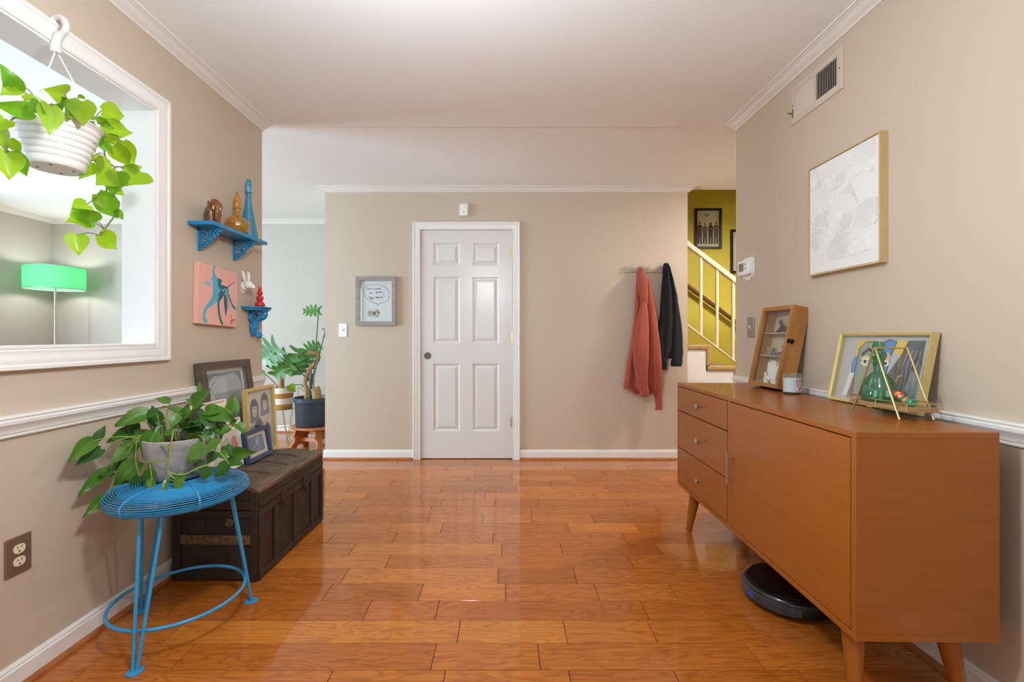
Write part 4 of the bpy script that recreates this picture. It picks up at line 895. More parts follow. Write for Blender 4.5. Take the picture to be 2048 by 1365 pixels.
def faces4(a, w, h):                                                      # ink portraits of four long-haired people
    a.rect((222, 206, 188), -w / 2, w / 2, -h / 2, h / 2)
    for k in range(10): a.rect((196, 182, 166), -w * .46, w * (-.1 if k % 2 else -.2), (.40 - .05 * k) * h, (.404 - .05 * k) * h)
    D, Gy, Lt = (72, 68, 70), (124, 118, 118), (214, 198, 180)
    def face(x, z, sc):
        x *= w; z *= h
        a.poly(Gy, [(x - .24 * sc, z - .34 * sc), (x - .20 * sc, z + .16 * sc), (x, z + .30 * sc), (x + .20 * sc, z + .16 * sc), (x + .24 * sc, z - .34 * sc)])
        a.ell(D, x, z + .06 * sc, .19 * sc, .24 * sc); a.ell(Lt, x, z - .02 * sc, .125 * sc, .19 * sc)
        for sx in (-1, 1): a.ell(D, x + sx * .055 * sc, z + .02 * sc, .028 * sc, .014 * sc); a.line(D, [(x + sx * .02 * sc, z + .06 * sc), (x + sx * .09 * sc, z + .055 * sc)], .0018)
        a.line(D, [(x, z + .02 * sc), (x + .018 * sc, z - .06 * sc), (x - .01 * sc, z - .07 * sc)], .0015); a.line(D, [(x - .045 * sc, z - .115 * sc), (x, z - .105 * sc), (x + .045 * sc, z - .115 * sc)], .0022)
        a.poly(D, [(x - .125 * sc, z + .10 * sc), (x, z + .07 * sc), (x + .125 * sc, z + .10 * sc), (x + .10 * sc, z + .22 * sc), (x - .10 * sc, z + .22 * sc)])
    face(-.16, .20, .20); face(.26, .26, .20); face(-.02, -.14, .21); face(.30, -.24, .20)
    for k in range(14): a.line(D, [((-.3 + .05 * k) * w, (-.02 + .02 * (k % 3)) * h), ((-.28 + .05 * k) * w, (-.10 + .03 * (k % 2)) * h)], .0014)
X_ = -1.368
M_YLF = mat('yellow_gold_frame', (218, 188, 118), .4, metal=.25)
picture('picture_frame', 'thin gold frame with ink portraits of four long-haired people', 'picture', (X_, 2.515, lid_z(X_) + .002), PI / 2, .285, .378, .028, .016, M_YLF, lean=math.radians(3.4), art=faces4, board=(222, 206, 188))
def photo(a, w, h):
    a.rect((236, 226, 214), -w / 2, w / 2, -h / 2, h / 2); a.rect((206, 196, 184), -w * .36, w * .40, -h * .38, h * .30)
    a.poly((176, 110, 84), [(.12 * w, -.38 * h), (.40 * w, -.38 * h), (.40 * w, .0), (.22 * w, .04 * h)]); a.ell((170, 170, 178), .05 * w, -.02 * h, .03, .045); a.ell((196, 140, 112), .28 * w, .05 * h, .022, .028)
X_ = -1.352
picture('print_board', 'small off-white photo print beside the navy frame', 'picture', (X_, 2.185, lid_z(X_) + .002), PI / 2, .26, .245, .010, .006, mat('offwhite_edge', (236, 228, 214), .5), lean=math.radians(5), art=photo, glass=False, board=(236, 226, 214), face=.001)
M_NAVY = mat('navy_frame', (54, 70, 100), .4)
def blueprint(a, w, h):
    a.rect((226, 208, 182), -w / 2, w / 2, -h / 2, h / 2); a.rect((98, 104, 122), -w * .38, w * .38, -h * .36, h * .36)
    a.ell((140, 158, 186), .06 * w, .12 * h, .016, .026, rot=-.4); a.line((186, 198, 214), [(-.08 * w, .34 * h), (.12 * w, -.32 * h)], .0016)
    for q in ([(-.26, -.18), (-.10, -.06), (0, -.26), (.10, -.16), (.28, -.04)], [(-.2, -.28), (-.1, -.14), (-.2, -.06)], [(.04, -.3), (.2, -.2), (.26, -.26)]):
        a.line((176, 196, 220), [(x * w, z * h) for x, z in q], .0022)
X_ = -1.318
picture('picture_frame', 'small navy blue frame with a blue-grey drawing at the trunk edge', 'picture', (X_, 2.405, lid_z(X_) + .003), PI / 2, .228, .160, .022, .020, M_NAVY, lean=math.radians(10), art=blueprint, board=(226, 208, 182))

# ------------------------------------------------------------------ left wall
M_BLUE = mat('bright_blue_paint', (34, 134, 184), .35, coat=.2, noise=.12, nscale=20)
sh = thing('wall_shelf', 'long blue painted shelf on scrollwork brackets', 'shelf', (XL, 2.398, 1.65), (0, 0, PI / 2))
MB().box(-.245, .245, -.125, 0, -.018, 0).build('board', M_BLUE, sh, smooth=0, bevel=.0015)
fl = MB()
for k in range(15): fl.tube([(-.2455, -.006 - .0082 * k, -.017), (-.2455, -.006 - .0082 * k, -.001)], .0032, 6)
fl.build('fluted_edge', M_BLUE, sh)
for x in (-.165, .125):
    b = MB().box(x - .010, x + .010, -.008, 0, -.128, -.019).box(x - .010, x + .010, -.112, 0, -.026, -.018)
    def spiral(cy, cz_, r0, r1, a0, turns, rr=.0035, w_=.008):
        pts = []
        for k in range(22):
            t = k / 21; a_ = a0 + turns * 2 * PI * t; r = r0 + (r1 - r0) * t
            pts.append((x, cy + r * math.cos(a_), cz_ + r * math.sin(a_)))
        b.tube(pts, rr, 6, flat=1)
        b.tube([(x - .006, p[1], p[2]) for p in pts], rr * .9, 5); b.tube([(x + .006, p[1], p[2]) for p in pts], rr * .9, 5)
    spiral(-.030, -.056, .024, .005, .6, 1.3); spiral(-.072, -.044, .018, .004, 2.6, -1.3); spiral(-.022, -.100, .016, .004, 1.4, 1.2); spiral(-.050, -.078, .014, .004, 3.4, 1.1); spiral(-.096, -.034, .010, .003, .2, 1.1)
    for (y, z) in ((-.012, -.118), (-.030, -.106), (-.046, -.092), (-.062, -.076), (-.078, -.062), (-.094, -.048), (-.108, -.034)): b.ball((x, y, z), (.009, .008, .007), 8, 6)
    b.tube(catmull([(x, -.006, -.125), (x, -.035, -.10), (x, -.065, -.07), (x, -.108, -.028)], 4), .005, 6)
    b.build('bracket', M_BLUE, sh)
# elephant
el = thing('elephant_figurine', 'carved brown wooden elephant figurine on the blue shelf', 'figurine', (-1.452, 2.238, 1.65), (0, 0, math.radians(-42)))
m = MB().ball((-.012, 0, .070), (.040, .030, .038)).ball((.012, 0, .074), (.030, .028, .036))
m.ball((.038, 0, .094), (.023, .022, .026)).ball((.030, 0, .112), (.016, .018, .012))
m.tube(catmull([(.052, 0, .092), (.064, 0, .070), (.064, 0, .042), (.058, 0, .022), (.064, 0, .012)], 4), [.013] * 4 + [.011] * 4 + [.009] * 4 + [.008] * 5, 12)
for sx in (-.028, .022):
    for sy in (-.015, .015): m.tube([(sx, sy, .062), (sx, sy, .02), (sx, sy, .0)], [.017, .0135, .0145], 12)
for sy in (-1, 1): m.ball((.022, sy * .025, .088), (.017, .006, .026), rot=Matrix.Rotation(sy * .35, 3, 'Z'))
m.tube([(-.048, 0, .085), (-.056, 0, .06), (-.054, 0, .035)], [.004, .003, .004], 8)
remesh(m.build('body', mat('carved_brown_wood', (136, 84, 38), .4, coat=.3, noise=.4, nscale=60, rgb2=(96, 54, 20)), el), .0028, 3)
for sy in (-1, 1): MB().tube(catmull([(.052, sy * .012, .082), (.062, sy * .016, .066), (.076, sy * .015, .062)], 3), [.0042, .004, .0036, .003, .0025, .0018, .001], 8).build('tusk', mat('cream_bone', (232, 214, 176), .45), el)
# amber bottle and tall blue decanter
M_AMB = glass_mat('amber_glass', (236, 186, 60), .05, .26, .09); M_TEAL = glass_mat('blue_glass', (84, 202, 232), .05, .24, .09)
ab = thing('amber_bottle', 'squat amber glass bottle with pointed stopper on the blue shelf', 'bottle', (-1.459, 2.452, 1.65))
MB().lathe([(0, .001), (.034, .001), (.048, .012), (.058, .035), (.060, .052), (.054, .074), (.040, .090), (.022, .100), (.0165, .106), (.0155, .138), (.020, .141), (.020, .144), (.014, .146)], 64, flute=16, amp=.02).build('bottle', M_AMB, ab)
MB().lathe([(.012, .130), (.0135, .146), (.0185, .158), (.0195, .168), (.016, .178), (.0135, .182), (.0175, .190), (.0175, .196), (.009, .218), (.004, .236), (0, .240)], 32, flute=8, amp=.03).build('stopper', M_AMB, ab)
bd_ = thing('blue_decanter', 'tall slender turquoise glass decanter with stopper on the blue shelf', 'decanter', (-1.466, 2.573, 1.65))
MB().lathe([(0, .001), (.044, .001), (.049, .006), (.050, .016), (.047, .040), (.038, .090), (.027, .150), (.0175, .205), (.0145, .240), (.0145, .262), (.0215, .266), (.0215, .270), (.013, .272)], 40).build('bottle', M_TEAL, bd_)
MB().lathe([(.011, .252), (.012, .272), (.0125, .278), (.0185, .296), (.0195, .304), (.0115, .342), (0, .344)], 8).build('stopper', M_TEAL, bd_)

# pink canvas
cv = thing('pink_canvas', 'pink canvas with abstract teal splashes on the left wall', 'painting', (XL + .001, 2.345, 1.153), (0, math.radians(2.2), PI / 2))
M_PINK = mat('pink_paint', (232, 176, 160), .6, bump=.3, bscale=120)
MB().box(-.160, .160, -.024, 0, 0, .302).build('canvas', M_PINK, cv, smooth=0, bevel=.002)
a = Art()
ZM = (-1180, -718)
def pk(x, y):                                          # sketch units of the pink canvas to metres
    u = (x - 200) / 293.0; v = (y - (725 + 60 * u)) / (455 - 50 * u)
    return ((u - .5) * .32, .302 * (1 - v))
TE, DK, LB = (86, 174, 196), (44, 104, 124), (120, 186, 204)
def stroke(c, pts, ws): a.line(c, [pk(*p) for p in pts], [w_ * .00109 for w_ in ws])
stroke(TE, [(308, 742), (303, 790), (312, 830), (322, 870), (328, 930), (320, 985), (290, 1025), (258, 1060), (246, 1100), (244, 1140), (262, 1172)], [12, 14, 30, 48, 50, 44, 26, 18, 18, 22, 26])
for p, r in (((255, 880), .012), ((275, 882), .010), ((300, 850), .014)): a.ell(LB, *pk(*p), r, r * .9)
stroke(TE, [(395, 905), (412, 935), (430, 980), (455, 1030), (486, 1056)], [24, 22, 14, 12, 18])
stroke(TE, [(330, 830), (345, 880), (360, 910), (395, 905)], [14, 30, 34, 20])
stroke(DK, [(338, 838), (352, 850), (348, 880), (366, 905), (380, 925), (360, 960), (348, 1000)], [8, 34, 24, 28, 34, 36, 14])
stroke(DK, [(345, 990), (345, 1050), (352, 1100), (366, 1150), (382, 1176)], [16, 14, 14, 14, 12])
stroke(DK, [(392, 950), (398, 1000), (402, 1050), (404, 1112)], [14, 28, 24, 4]); stroke(DK, [(404, 900), (440, 870), (472, 850)], [6, 3, 2]); stroke((60, 70, 78), [(405, 940), (420, 1000), (430, 1060)], [3, 2, 1])
stroke((60, 84, 92), [(372, 890), (404, 900), (420, 920)], [12, 10, 4]); stroke((236, 240, 238), [(372, 915), (382, 930)], [6, 3]); stroke(DK, [(420, 950), (440, 1000), (470, 1050)], [6, 5, 8])
RD = (190, 60, 70)
for q in ([(446, 1100), (441, 1120), (452, 1128)], [(440, 1150), (470, 1128)], [(448, 1140), (455, 1160), (462, 1140), (472, 1132)], [(468, 1150), (478, 1135)], [(436, 1156), (446, 1166)]): stroke(RD, q, [4] * len(q))
a.build('paint_strokes', cv, (0, -.0243, 0))

# white rabbit head
rb = thing('rabbit_head', 'white ceramic rabbit head mounted on the wall beside the pink canvas', 'wall ornament', (XL, 2.605, 1.377), (0, 0, math.radians(-14)))
m = MB().lathe([(0, 0), (.030, 0), (.030, .004), (0, .004)], 24).ball((.016, 0, .010), (.022, .026, .028)).ball((.042, 0, .016), (.026, .023, .024)).ball((.064, 0, .006), (.017, .014, .015)).ball((.076, 0, .002), (.010, .009, .009))
for i in range(len(m.v[:96])):
    p = m.v[i]; m.v[i] = (p[2], p[0], p[1] - .0)
for sy in (-1, 1):
    m.tube(catmull([(.030, sy * .011, .034), (.026, sy * .016, .058), (.022, sy * .020, .082), (.020, sy * .021, .096)], 4), [.006, .008, .010, .0115, .012, .0122, .012, .011, .010, .008, .006, .0045, .003], 10, flat=.55)
    m.ball((.056, sy * .017, .018), .004, 8, 6)
remesh(m.build('head', mat('white_ceramic', (240, 236, 228), .35), rb), .0018, 2)

# small half-round shelf with a baroque bracket
hs = thing('wall_shelf', 'small half-round blue shelf on an ornate scroll bracket', 'shelf', (XL, 2.700, 1.272), (0, 0, PI / 2))
hp = [(.112 * math.cos(PI + PI * k / 20), .108 * math.sin(PI + PI * k / 20)) for k in range(21)]
MB().prism(hp, 'z', -.010, 0).prism([(x * .92, y * .92) for x, y in hp], 'z', -.022, -.010).build('board', M_BLUE, hs, bevel=.003)
m = MB().tube(catmull([(0, -.070, -.030), (0, -.082, -.046), (0, -.066, -.060), (0, -.046, -.068), (0, -.030, -.095), (0, -.026, -.130), (0, -.030, -.160), (0, -.044, -.178), (0, -.056, -.168), (0, -.048, -.156)], 5),
               [.016] * 8 + [.020] * 10 + [.017] * 8 + [.013] * 10 + [.010] * 10, 10)
m.box(-.014, .014, -.012, 0, -.175, -.02).box(-.03, .03, -.085, 0, -.032, -.02)
for sx in (-1, 1):
    m.tube(catmull([(sx * .006, -.020, -.03), (sx * .034, -.016, -.046), (sx * .042, -.014, -.066), (sx * .026, -.016, -.086), (sx * .018, -.016, -.080)], 4), .009, 8)
    m.tube(catmull([(sx * .006, -.016, -.09), (sx * .026, -.012, -.112), (sx * .020, -.012, -.138), (sx * .006, -.012, -.160)], 4), .008, 8)
m.ball((0, -.028, -.110), (.010, .012, .022)).ball((0, -.036, -.150), (.012, .010, .014))
remesh(m.build('bracket', M_BLUE, hs), .003, 2)
rf = thing('red_figurine', 'glossy red stacked-ball rabbit figurine on the small blue shelf', 'figurine', (-1.470, 2.700, 1.272))
m = MB().lathe([(0, 0), (.024, 0), (.0285, .010), (.026, .022), (.018, .032), (.014, .036), (.019, .044), (.0215, .053), (.018, .064), (.0105, .070), (.0145, .078), (.0165, .085), (.0135, .094), (.008, .098), (.011, .103), (.0095, .110), (0, .112)], 24)
for sx in (-1, 1): m.tube([(sx * .005, 0, .106), (sx * .007, 0, .118), (sx * .008, 0, .124)], [.0045, .004, .0015], 8)
remesh(m.build('body', mat('glossy_red_glaze', (206, 26, 34), .12, coat=.6), rf), .0016, 1)

# ------------------------------------------------------------------ blue wire stool
M_STL = mat('sky_blue_enamel', (52, 144, 192), .35, coat=.25)
so = thing('wire_stool', 'bright blue round wire stool holding the grey plant pot', 'stool', (-1.236, 1.712, 0))
SC, SH, SR = .512, .042, .226
def cushion(t):                                         # rounded cushion profile, t from under the seat (0) round the rim to the top (1)
    a = -PI * .5 + PI * t
    return SR * abs(math.cos(a)) ** .5, SC + SH * (abs(math.sin(a)) ** .85) * (1 if a > 0 else -1)
fine = [cushion(k / 600) for k in range(601)]; acc = 1.0; m = MB(); last = fine[0]
for r, z in fine:
    acc += math.hypot(r - last[0], z - last[1]); last = (r, z)
    if acc < .0074 or (r < .10 and z < SC): continue
    if r < .05: continue
    acc = 0.0
    m.tube([(r * math.cos(2 * PI * j / 72), r * math.sin(2 * PI * j / 72), z) for j in range(72)], .0019, 6, closed=True)
seat = m.build('wire_seat', M_STL, so); seat['kind'] = 'stuff'
MB().lathe([(.0, SC + SH - .010), (.150, SC + SH - .010), (.185, SC + SH - .016), (.185, SC + SH - .022), (.150, SC + SH - .016), (0, SC + SH - .016)], 48).build('seat_plate', M_STL, so)
for k in range(6):
    a_ = 2 * PI * k / 6 + .35; pts = []
    for q in range(33):
        r, z = cushion(.04 + .93 * q / 32); s_ = 1 if z > SC else -1
        pts.append(((r + .002) * math.cos(a_), (r + .002) * math.sin(a_), z + .0018 * s_))
    MB().tube(pts, .0034, 6).build('wrap_wire', M_STL, so)
MB().tube([(.214 * math.cos(2 * PI * j / 72), .214 * math.sin(2 * PI * j / 72), .113) for j in range(72)], .0062, 10, closed=True).build('foot_ring', M_STL, so)
feet = [(-1.207 + 1.236, 1.467 - 1.712), (-1.049 + 1.236, 1.861 - 1.712), (-1.447 + 1.236, 1.797 - 1.712)]
for fx, fy in feet:
    an = math.atan2(fy, fx); tx, ty = math.cos(an), math.sin(an); nx, ny = -ty, tx
    L = math.hypot(fx, fy)
    lg = MB()
    for sd in (-1, 1):
        top = (tx * .165 + nx * .036 * sd, ty * .165 + ny * .036 * sd, SC - SH + .004)
        lg.tube([(fx + nx * .006 * sd, fy + ny * .006 * sd, .004), top], .0058, 10)
    lg.build('leg', M_STL, so)
    MB().lathe([(0, 0), (.024, 0), (.0245, .003), (.012, .006), (0, .007)], 20, (fx, fy, 0)).build('foot_pad', M_STL, so)
    MB().lathe([(0, 0), (.006, 0), (.006, .01), (0, .01)], 10, (fx * .93, fy * .93, .108)).build('bolt', M_STEEL, so)

# ------------------------------------------------------------------ plants
def leaf_mat(name, rgb, rgb2, trl=.35, rough=.35):
    m = mat(name, rgb, rough, noise=.3, nscale=11, rgb2=rgb2, coat=.1); nt = m.node_tree; b = nt.nodes['Principled BSDF']; out = nt.nodes['Material Output']
    t = nt.nodes.new('ShaderNodeBsdfTranslucent'); mx = nt.nodes.new('ShaderNodeMixShader'); mx.inputs[0].default_value = trl
    src = b.inputs['Base Color'].links[0].from_socket
    nt.links.new(src, t.inputs[0]); nt.links.new(b.outputs[0], mx.inputs[1]); nt.links.new(t.outputs[0], mx.inputs[2]); nt.links.new(mx.outputs[0], out.inputs[0])
    return m
M_LIME = leaf_mat('lime_leaf', (152, 178, 30), (126, 162, 20), .45); M_LIME2 = leaf_mat('lime_leaf_dark', (120, 168, 30), (96, 150, 28), .4)
M_POTH = leaf_mat('pothos_leaf', (96, 138, 40), (64, 110, 30), .3); M_POTH2 = leaf_mat('pothos_leaf_dark', (62, 106, 38), (46, 88, 30), .25)
M_STEM = mat('pothos_stem', (140, 158, 66), .5); M_VINE = mat('brown_green_vine', (106, 104, 62), .6)
CAMV = Vector((0, 0, CH))
def leaf_mesh(L, wd, fold, bend, twist=0.0):
    WV = [(0, .16), (.07, .33), (.18, .42), (.32, .44), (.48, .385), (.64, .28), (.79, .16), (.92, .055), (1.0, .004)]
    US = [-1, -.66, -.33, 0, .33, .66, 1]; vs = []
    for v, w in WV:
        for u in US:
            x = u * w * wd; y = v - (.10 * abs(u) ** 1.5 if v < .05 else (.05 * abs(u) if v < .1 else 0))
            z = fold * abs(u) * w - bend * v * v + (.012 if abs(u) == .33 else 0) + twist * u * v * .12
            vs.append((x * L, y * L, z * L))
    n = len(US)
    return vs, [(i * n + j, i * n + j + 1, (i + 1) * n + j + 1, (i + 1) * n + j) for i in range(len(WV) - 1) for j in range(n - 1)]
def orient(base, tip, hint):
    y = (tip - base).normalized(); z = hint - y * hint.dot(y)
    if z.length < 1e-4: z = y.orthogonal()
    z.normalize(); x = y.cross(z); return Matrix((x, y, z)).transposed()
def put_leaf(par, org, base, tip, wd, m, stem=None, up=.5, rnd=None, stem_r=.0016, fold=None, bend=None, smat=None):
    rnd = rnd or random
    L = (tip - base).length
    hint = (CAMV - base).normalized() * 1.0 + Vector((0, 0, 1)) * up + Vector((rnd.uniform(-.35, .35), rnd.uniform(-.35, .35), rnd.uniform(-.2, .2)))
    R = orient(base, tip, hint)
    vs, fs = leaf_mesh(L, wd, rnd.uniform(.10, .38) if fold is None else fold, rnd.uniform(.02, .16) if bend is None else bend, rnd.uniform(-1, 1))
    o = MB().add([R @ Vector(v) for v in vs], fs).build('leaf', m, par, smooth=80, loc=base - org)
    if stem:
        MB().tube([Vector(p) - base for p in stem], stem_r, 6).build('stem', smat or M_STEM, o)
    return o

# grey concrete pot on the stool
PO = Vector((-1.262, 1.735, SC + SH + .0025))
pp_ = thing('potted_pothos', 'trailing green pothos in a rough grey concrete pot', 'potted plant', PO)
M_CONC = mat('rough_concrete', (176, 172, 168), .85, noise=.3, nscale=16, rgb2=(128, 127, 128), bump=.5, bscale=40)
MB().lathe([(0, 0), (.078, 0), (.086, .006), (.098, .05), (.108, .11), (.112, .152), (.109, .155), (.103, .153), (.099, .12), (0, .118)], 40).build('pot', M_CONC, pp_)
MB().lathe([(0, .128), (.06, .128), (.100, .124)], 24).build('soil', mat('dark_soil', (44, 34, 28), .95, noise=.4, nscale=60, bump=.8, bscale=80), pp_)
rl = random.Random(21)
POTH = [  # base px, tip px, width, depth offset of base, of tip (m towards the camera), tone
    (185, 882, 135, 924, .62, 0, 0, 0), (201, 899, 153, 929, .66, 0, 0, 1), (193, 881, 211, 850, .8, 0, 0, 1), (298, 828, 229, 850, .9, 0, 0, 0), (272, 862, 246, 840, 1.1, .0, .0, 1), (266, 863, 217, 880, .7, 0, 0, 1),
    (290, 866, 240, 878, .7, 0, 0, 0), (268, 888, 220, 929, .75, .03, .03, 0), (308, 865, 284, 917, .95, .06, .08, 0), (277, 924, 226, 970, .95, .05, .05, 0), (253, 920, 224, 944, .9, 0, 0, 1), (221, 940, 156, 988, .55, 0, 0, 0),
    (223, 946, 196, 953, 1.0, 0, 0, 1), (214, 995, 166, 1033, .66, .02, 0, 0), (257, 967, 215, 1005, .5, .04, .03, 0), (279, 953, 264, 984, 1.1, .08, .10, 1), (307, 940, 285, 962, 1.2, .10, .11, 0), (304, 960, 305, 990, .6, .11, .13, 0), (294, 964, 287, 987, .6, .10, .11, 1),
    (311, 845, 304, 811, 1.1, 0, 0, 1), (340, 804, 309, 796, .8, 0, 0, 0), (365, 826, 327, 813, .75, 0, 0, 0), (352, 830, 343, 856, 1.2, .03, .05, 0), (387, 812, 420, 779, .95, 0, 0, 0), (400, 785, 399, 764, .7, 0, -.02, 0), (385, 806, 372, 799, 1.2, 0, 0, 0),
    (378, 834, 409, 808, .95, 0, .02, 0), (368, 836, 376, 808, 1.0, 0, 0, 0), (411, 822, 451, 820, .95, 0, 0, 0), (420, 829, 469, 838, .85, 0, .0, 0), (463, 829, 468, 787, .9, -.04, -.05, 0), (396, 840, 434, 856, 1.05, .03, .03, 1), (440, 836, 424, 826, 1.1, -.02, -.02, 1),
    (462, 851, 474, 838, 1.1, 0, 0, 0), (474, 849, 490, 869, 1.1, 0, 0, 0), (460, 856, 438, 872, 1.1, 0, .01, 0), (409, 890, 374, 928, 1.0, .06, .09, 0), (436, 882, 411, 908, 1.0, .05, .07, 0), (408, 867, 432, 882, 1.2, .04, .04, 1), (372, 914, 386, 948, 1.0, .03, .05, 1),
    (416, 935, 406, 962, 1.35, .08, .10, 1), (458, 928, 430, 954, 1.15, .05, .07, 1), (451, 893, 466, 917, 1.1, 0, .01, 1), (465, 912, 508, 903, .8, .0, .02, 0), (456, 922, 488, 931, .7, .02, .02, 1), (362, 948, 351, 994, .55, .12, .15, 0), (333, 962, 324, 992, .5, .13, .15, 0),
    (348, 862, 324, 872, .9, .05, .05, 0), (430, 905, 414, 930, 1.0, .03, .03, 1), (395, 925, 412, 950, 1.0, .05, .05, 1), (320, 858, 302, 878, 1.1, .02, .04, 1), (330, 846, 312, 860, 1.0, 0, .0, 1), (392, 852, 402, 836, 1.0, .0, .0, 0), (425, 868, 452, 866, 1.0, .02, .0, 0), (440, 905, 456, 922, .9, .03, .04, 0), (356, 842, 338, 832, 1.0, 0, 0, 1),
    (300, 888, 278, 900, 1.0, .06, .06, 1), (432, 848, 446, 862, 1.0, .0, .0, 1), (345, 955, 366, 968, .7, .12, .12, 0), (282, 842, 262, 828, .8, .0, .0, 0)]
front = []                                             # vines that run down and across the front of the pot
for path in ([(347, 858, .02), (345, 872, .115), (341, 895, .125), (339, 918, .125), (337, 945, .125), (352, 960, .13)], [(339, 918, .125), (312, 924, .115), (282, 924, .09)], [(337, 945, .125), (366, 950, .125), (398, 936, .10), (418, 930, .09)], [(341, 895, .125), (322, 892, .11), (300, 886, .09)]):
    pts_ = catmull([P(x, y, 1.735 - o_) for x, y, o_ in path], 5); front += pts_
    MB().tube([p - PO for p in pts_], .0024, 6).build('vine', M_STEM, pp_)
for _ in range(16):                                    # short-stemmed leaves crowding the middle of the plant
    x_, y_ = rl.uniform(300, 445), rl.uniform(808, 872); a_ = rl.uniform(-.6, 3.7); l_ = rl.uniform(22, 36)
    POTH.append((x_, y_, x_ + l_ * math.cos(a_), y_ + .7 * l_ * math.sin(a_), rl.uniform(.8, 1.1), rl.uniform(-.05, .05), rl.uniform(-.03, .06), rl.choice((0, 1, 1))))
for (bx_, by_, tx_, ty_, wd, db, dt, tone) in POTH:
    def dep(px, off): return min(1.735, 900 * 1.455 / (VPX - px)) - off
    base = P(bx_, by_, dep(bx_, db)); tip = P(tx_, ty_, dep(tx_, dt) - rl.uniform(-.01, .025))
    hang = base.z < PO.z + .14
    a0 = math.atan2(base.y - PO.y, base.x - PO.x) + rl.uniform(-.3, .3)
    anchor = PO + Vector((.05 * math.cos(a0), .05 * math.sin(a0), .132))
    rim = PO + Vector((.113 * math.cos(a0), .113 * math.sin(a0), .166))
    if by_ > 934 and 280 < bx_ < 440:
        q_ = min(front, key=lambda p: (p - base).length); st_ = catmull([q_, q_.lerp(base, .5) + Vector((0, 0, .006)), base], 4)
    elif hang: st_ = catmull([anchor, rim, base.lerp(rim, .45) + (base - PO).normalized() * .012, base], 5)
    else: st_ = catmull([anchor, anchor.lerp(base, .55) + Vector((0, 0, .02)), base], 5)
    put_leaf(pp_, PO, base, tip, wd * .82, M_POTH2 if tone else M_POTH, st_, up=.7 if not hang else .35, rnd=rl)

# hanging basket over the pass-through frame
HO = Vector((-1.502, 1.505, 1.655))
hp_ = thing('hanging_pothos', 'lime-green pothos in a white ribbed hanging basket', 'hanging plant', HO)
M_BSK = mat('white_basket_plastic', (222, 219, 214), .3)
pr = [(0, 0), (.070, 0), (.074, .004)]
for k in range(7):
    z = .012 + .019 * k; r = .076 + .0058 * k
    pr += [(r, z), (r + .001, z + .013), (r + .004, z + .016), (r + .004, z + .019)]
pr += [(.121, .148), (.124, .152), (.120, .155), (.113, .150), (.070, .02), (0, .018)]
bsk = MB().lathe(pr, 48).build('basket', M_BSK, hp_)
for k in range(4): MB().lathe([(0, -.0004), (.005, -.0004), (.005, .0)], 8, (.045 * math.cos(k * PI / 2 + .5), .045 * math.sin(k * PI / 2 + .5), -.0004)).build('drain_hole', M_IRON, bsk)
MB().lathe([(0, .128), (.10, .128)], 24).build('soil', mat('dark_soil', (44, 34, 28), .95), hp_)
hub = Vector((0, 0, .400)); hk = MB()
hk.tube(catmull([hub + Vector(p) for p in ((0, 0, -.012), (0, 0, .02), (.010, 0, .045), (.030, 0, .062), (.034, 0, .085), (.020, 0, .105), (-.004, 0, .106), (-.014, 0, .092))], 5), [.014] * 4 + [.013] * 8 + [.010] * 16 + [.009] * 8, 10)
for v in range(len(hk.v)):
    pass
hk.build('hook', M_BSK, hp_)
for k in range(3):
    a_ = 2 * PI * k / 3 + .9
    MB().tube([hub, Vector((.119 * math.cos(a_), .119 * math.sin(a_), .153))], .0022, 6).build('hanger', M_BSK, hp_)
rl = random.Random(5)
def H(px, py, off=0.0):                                 # along the wall plane of the opening, pulled 'off' into the room
    Y = 900 * (1.455 - off) / (VPX - px); return P(px, py, Y)
vine = catmull([HO + Vector((.04, .05, .135)), H(182, 243), H(203, 275), H(212, 318), H(229, 337), H(218, 362), H(213, 385), H(222, 398), H(238, 404), H(232, 427), H(212, 455), H(200, 471)], 5)
MB().tube([p - HO for p in vine], .0026, 6).build('vine', M_VINE, hp_)
v2 = catmull([HO + Vector((-.04, -.06, .135)), H(28, 236), H(8, 262), H(14, 290), H(10, 305)], 5); MB().tube([p - HO for p in v2], .0026, 6).build('vine', M_VINE, hp_)
def near_vine(b):
    return min(vine + v2, key=lambda p: (p - b).length + (0.03 if p.z < b.z - .02 else 0))
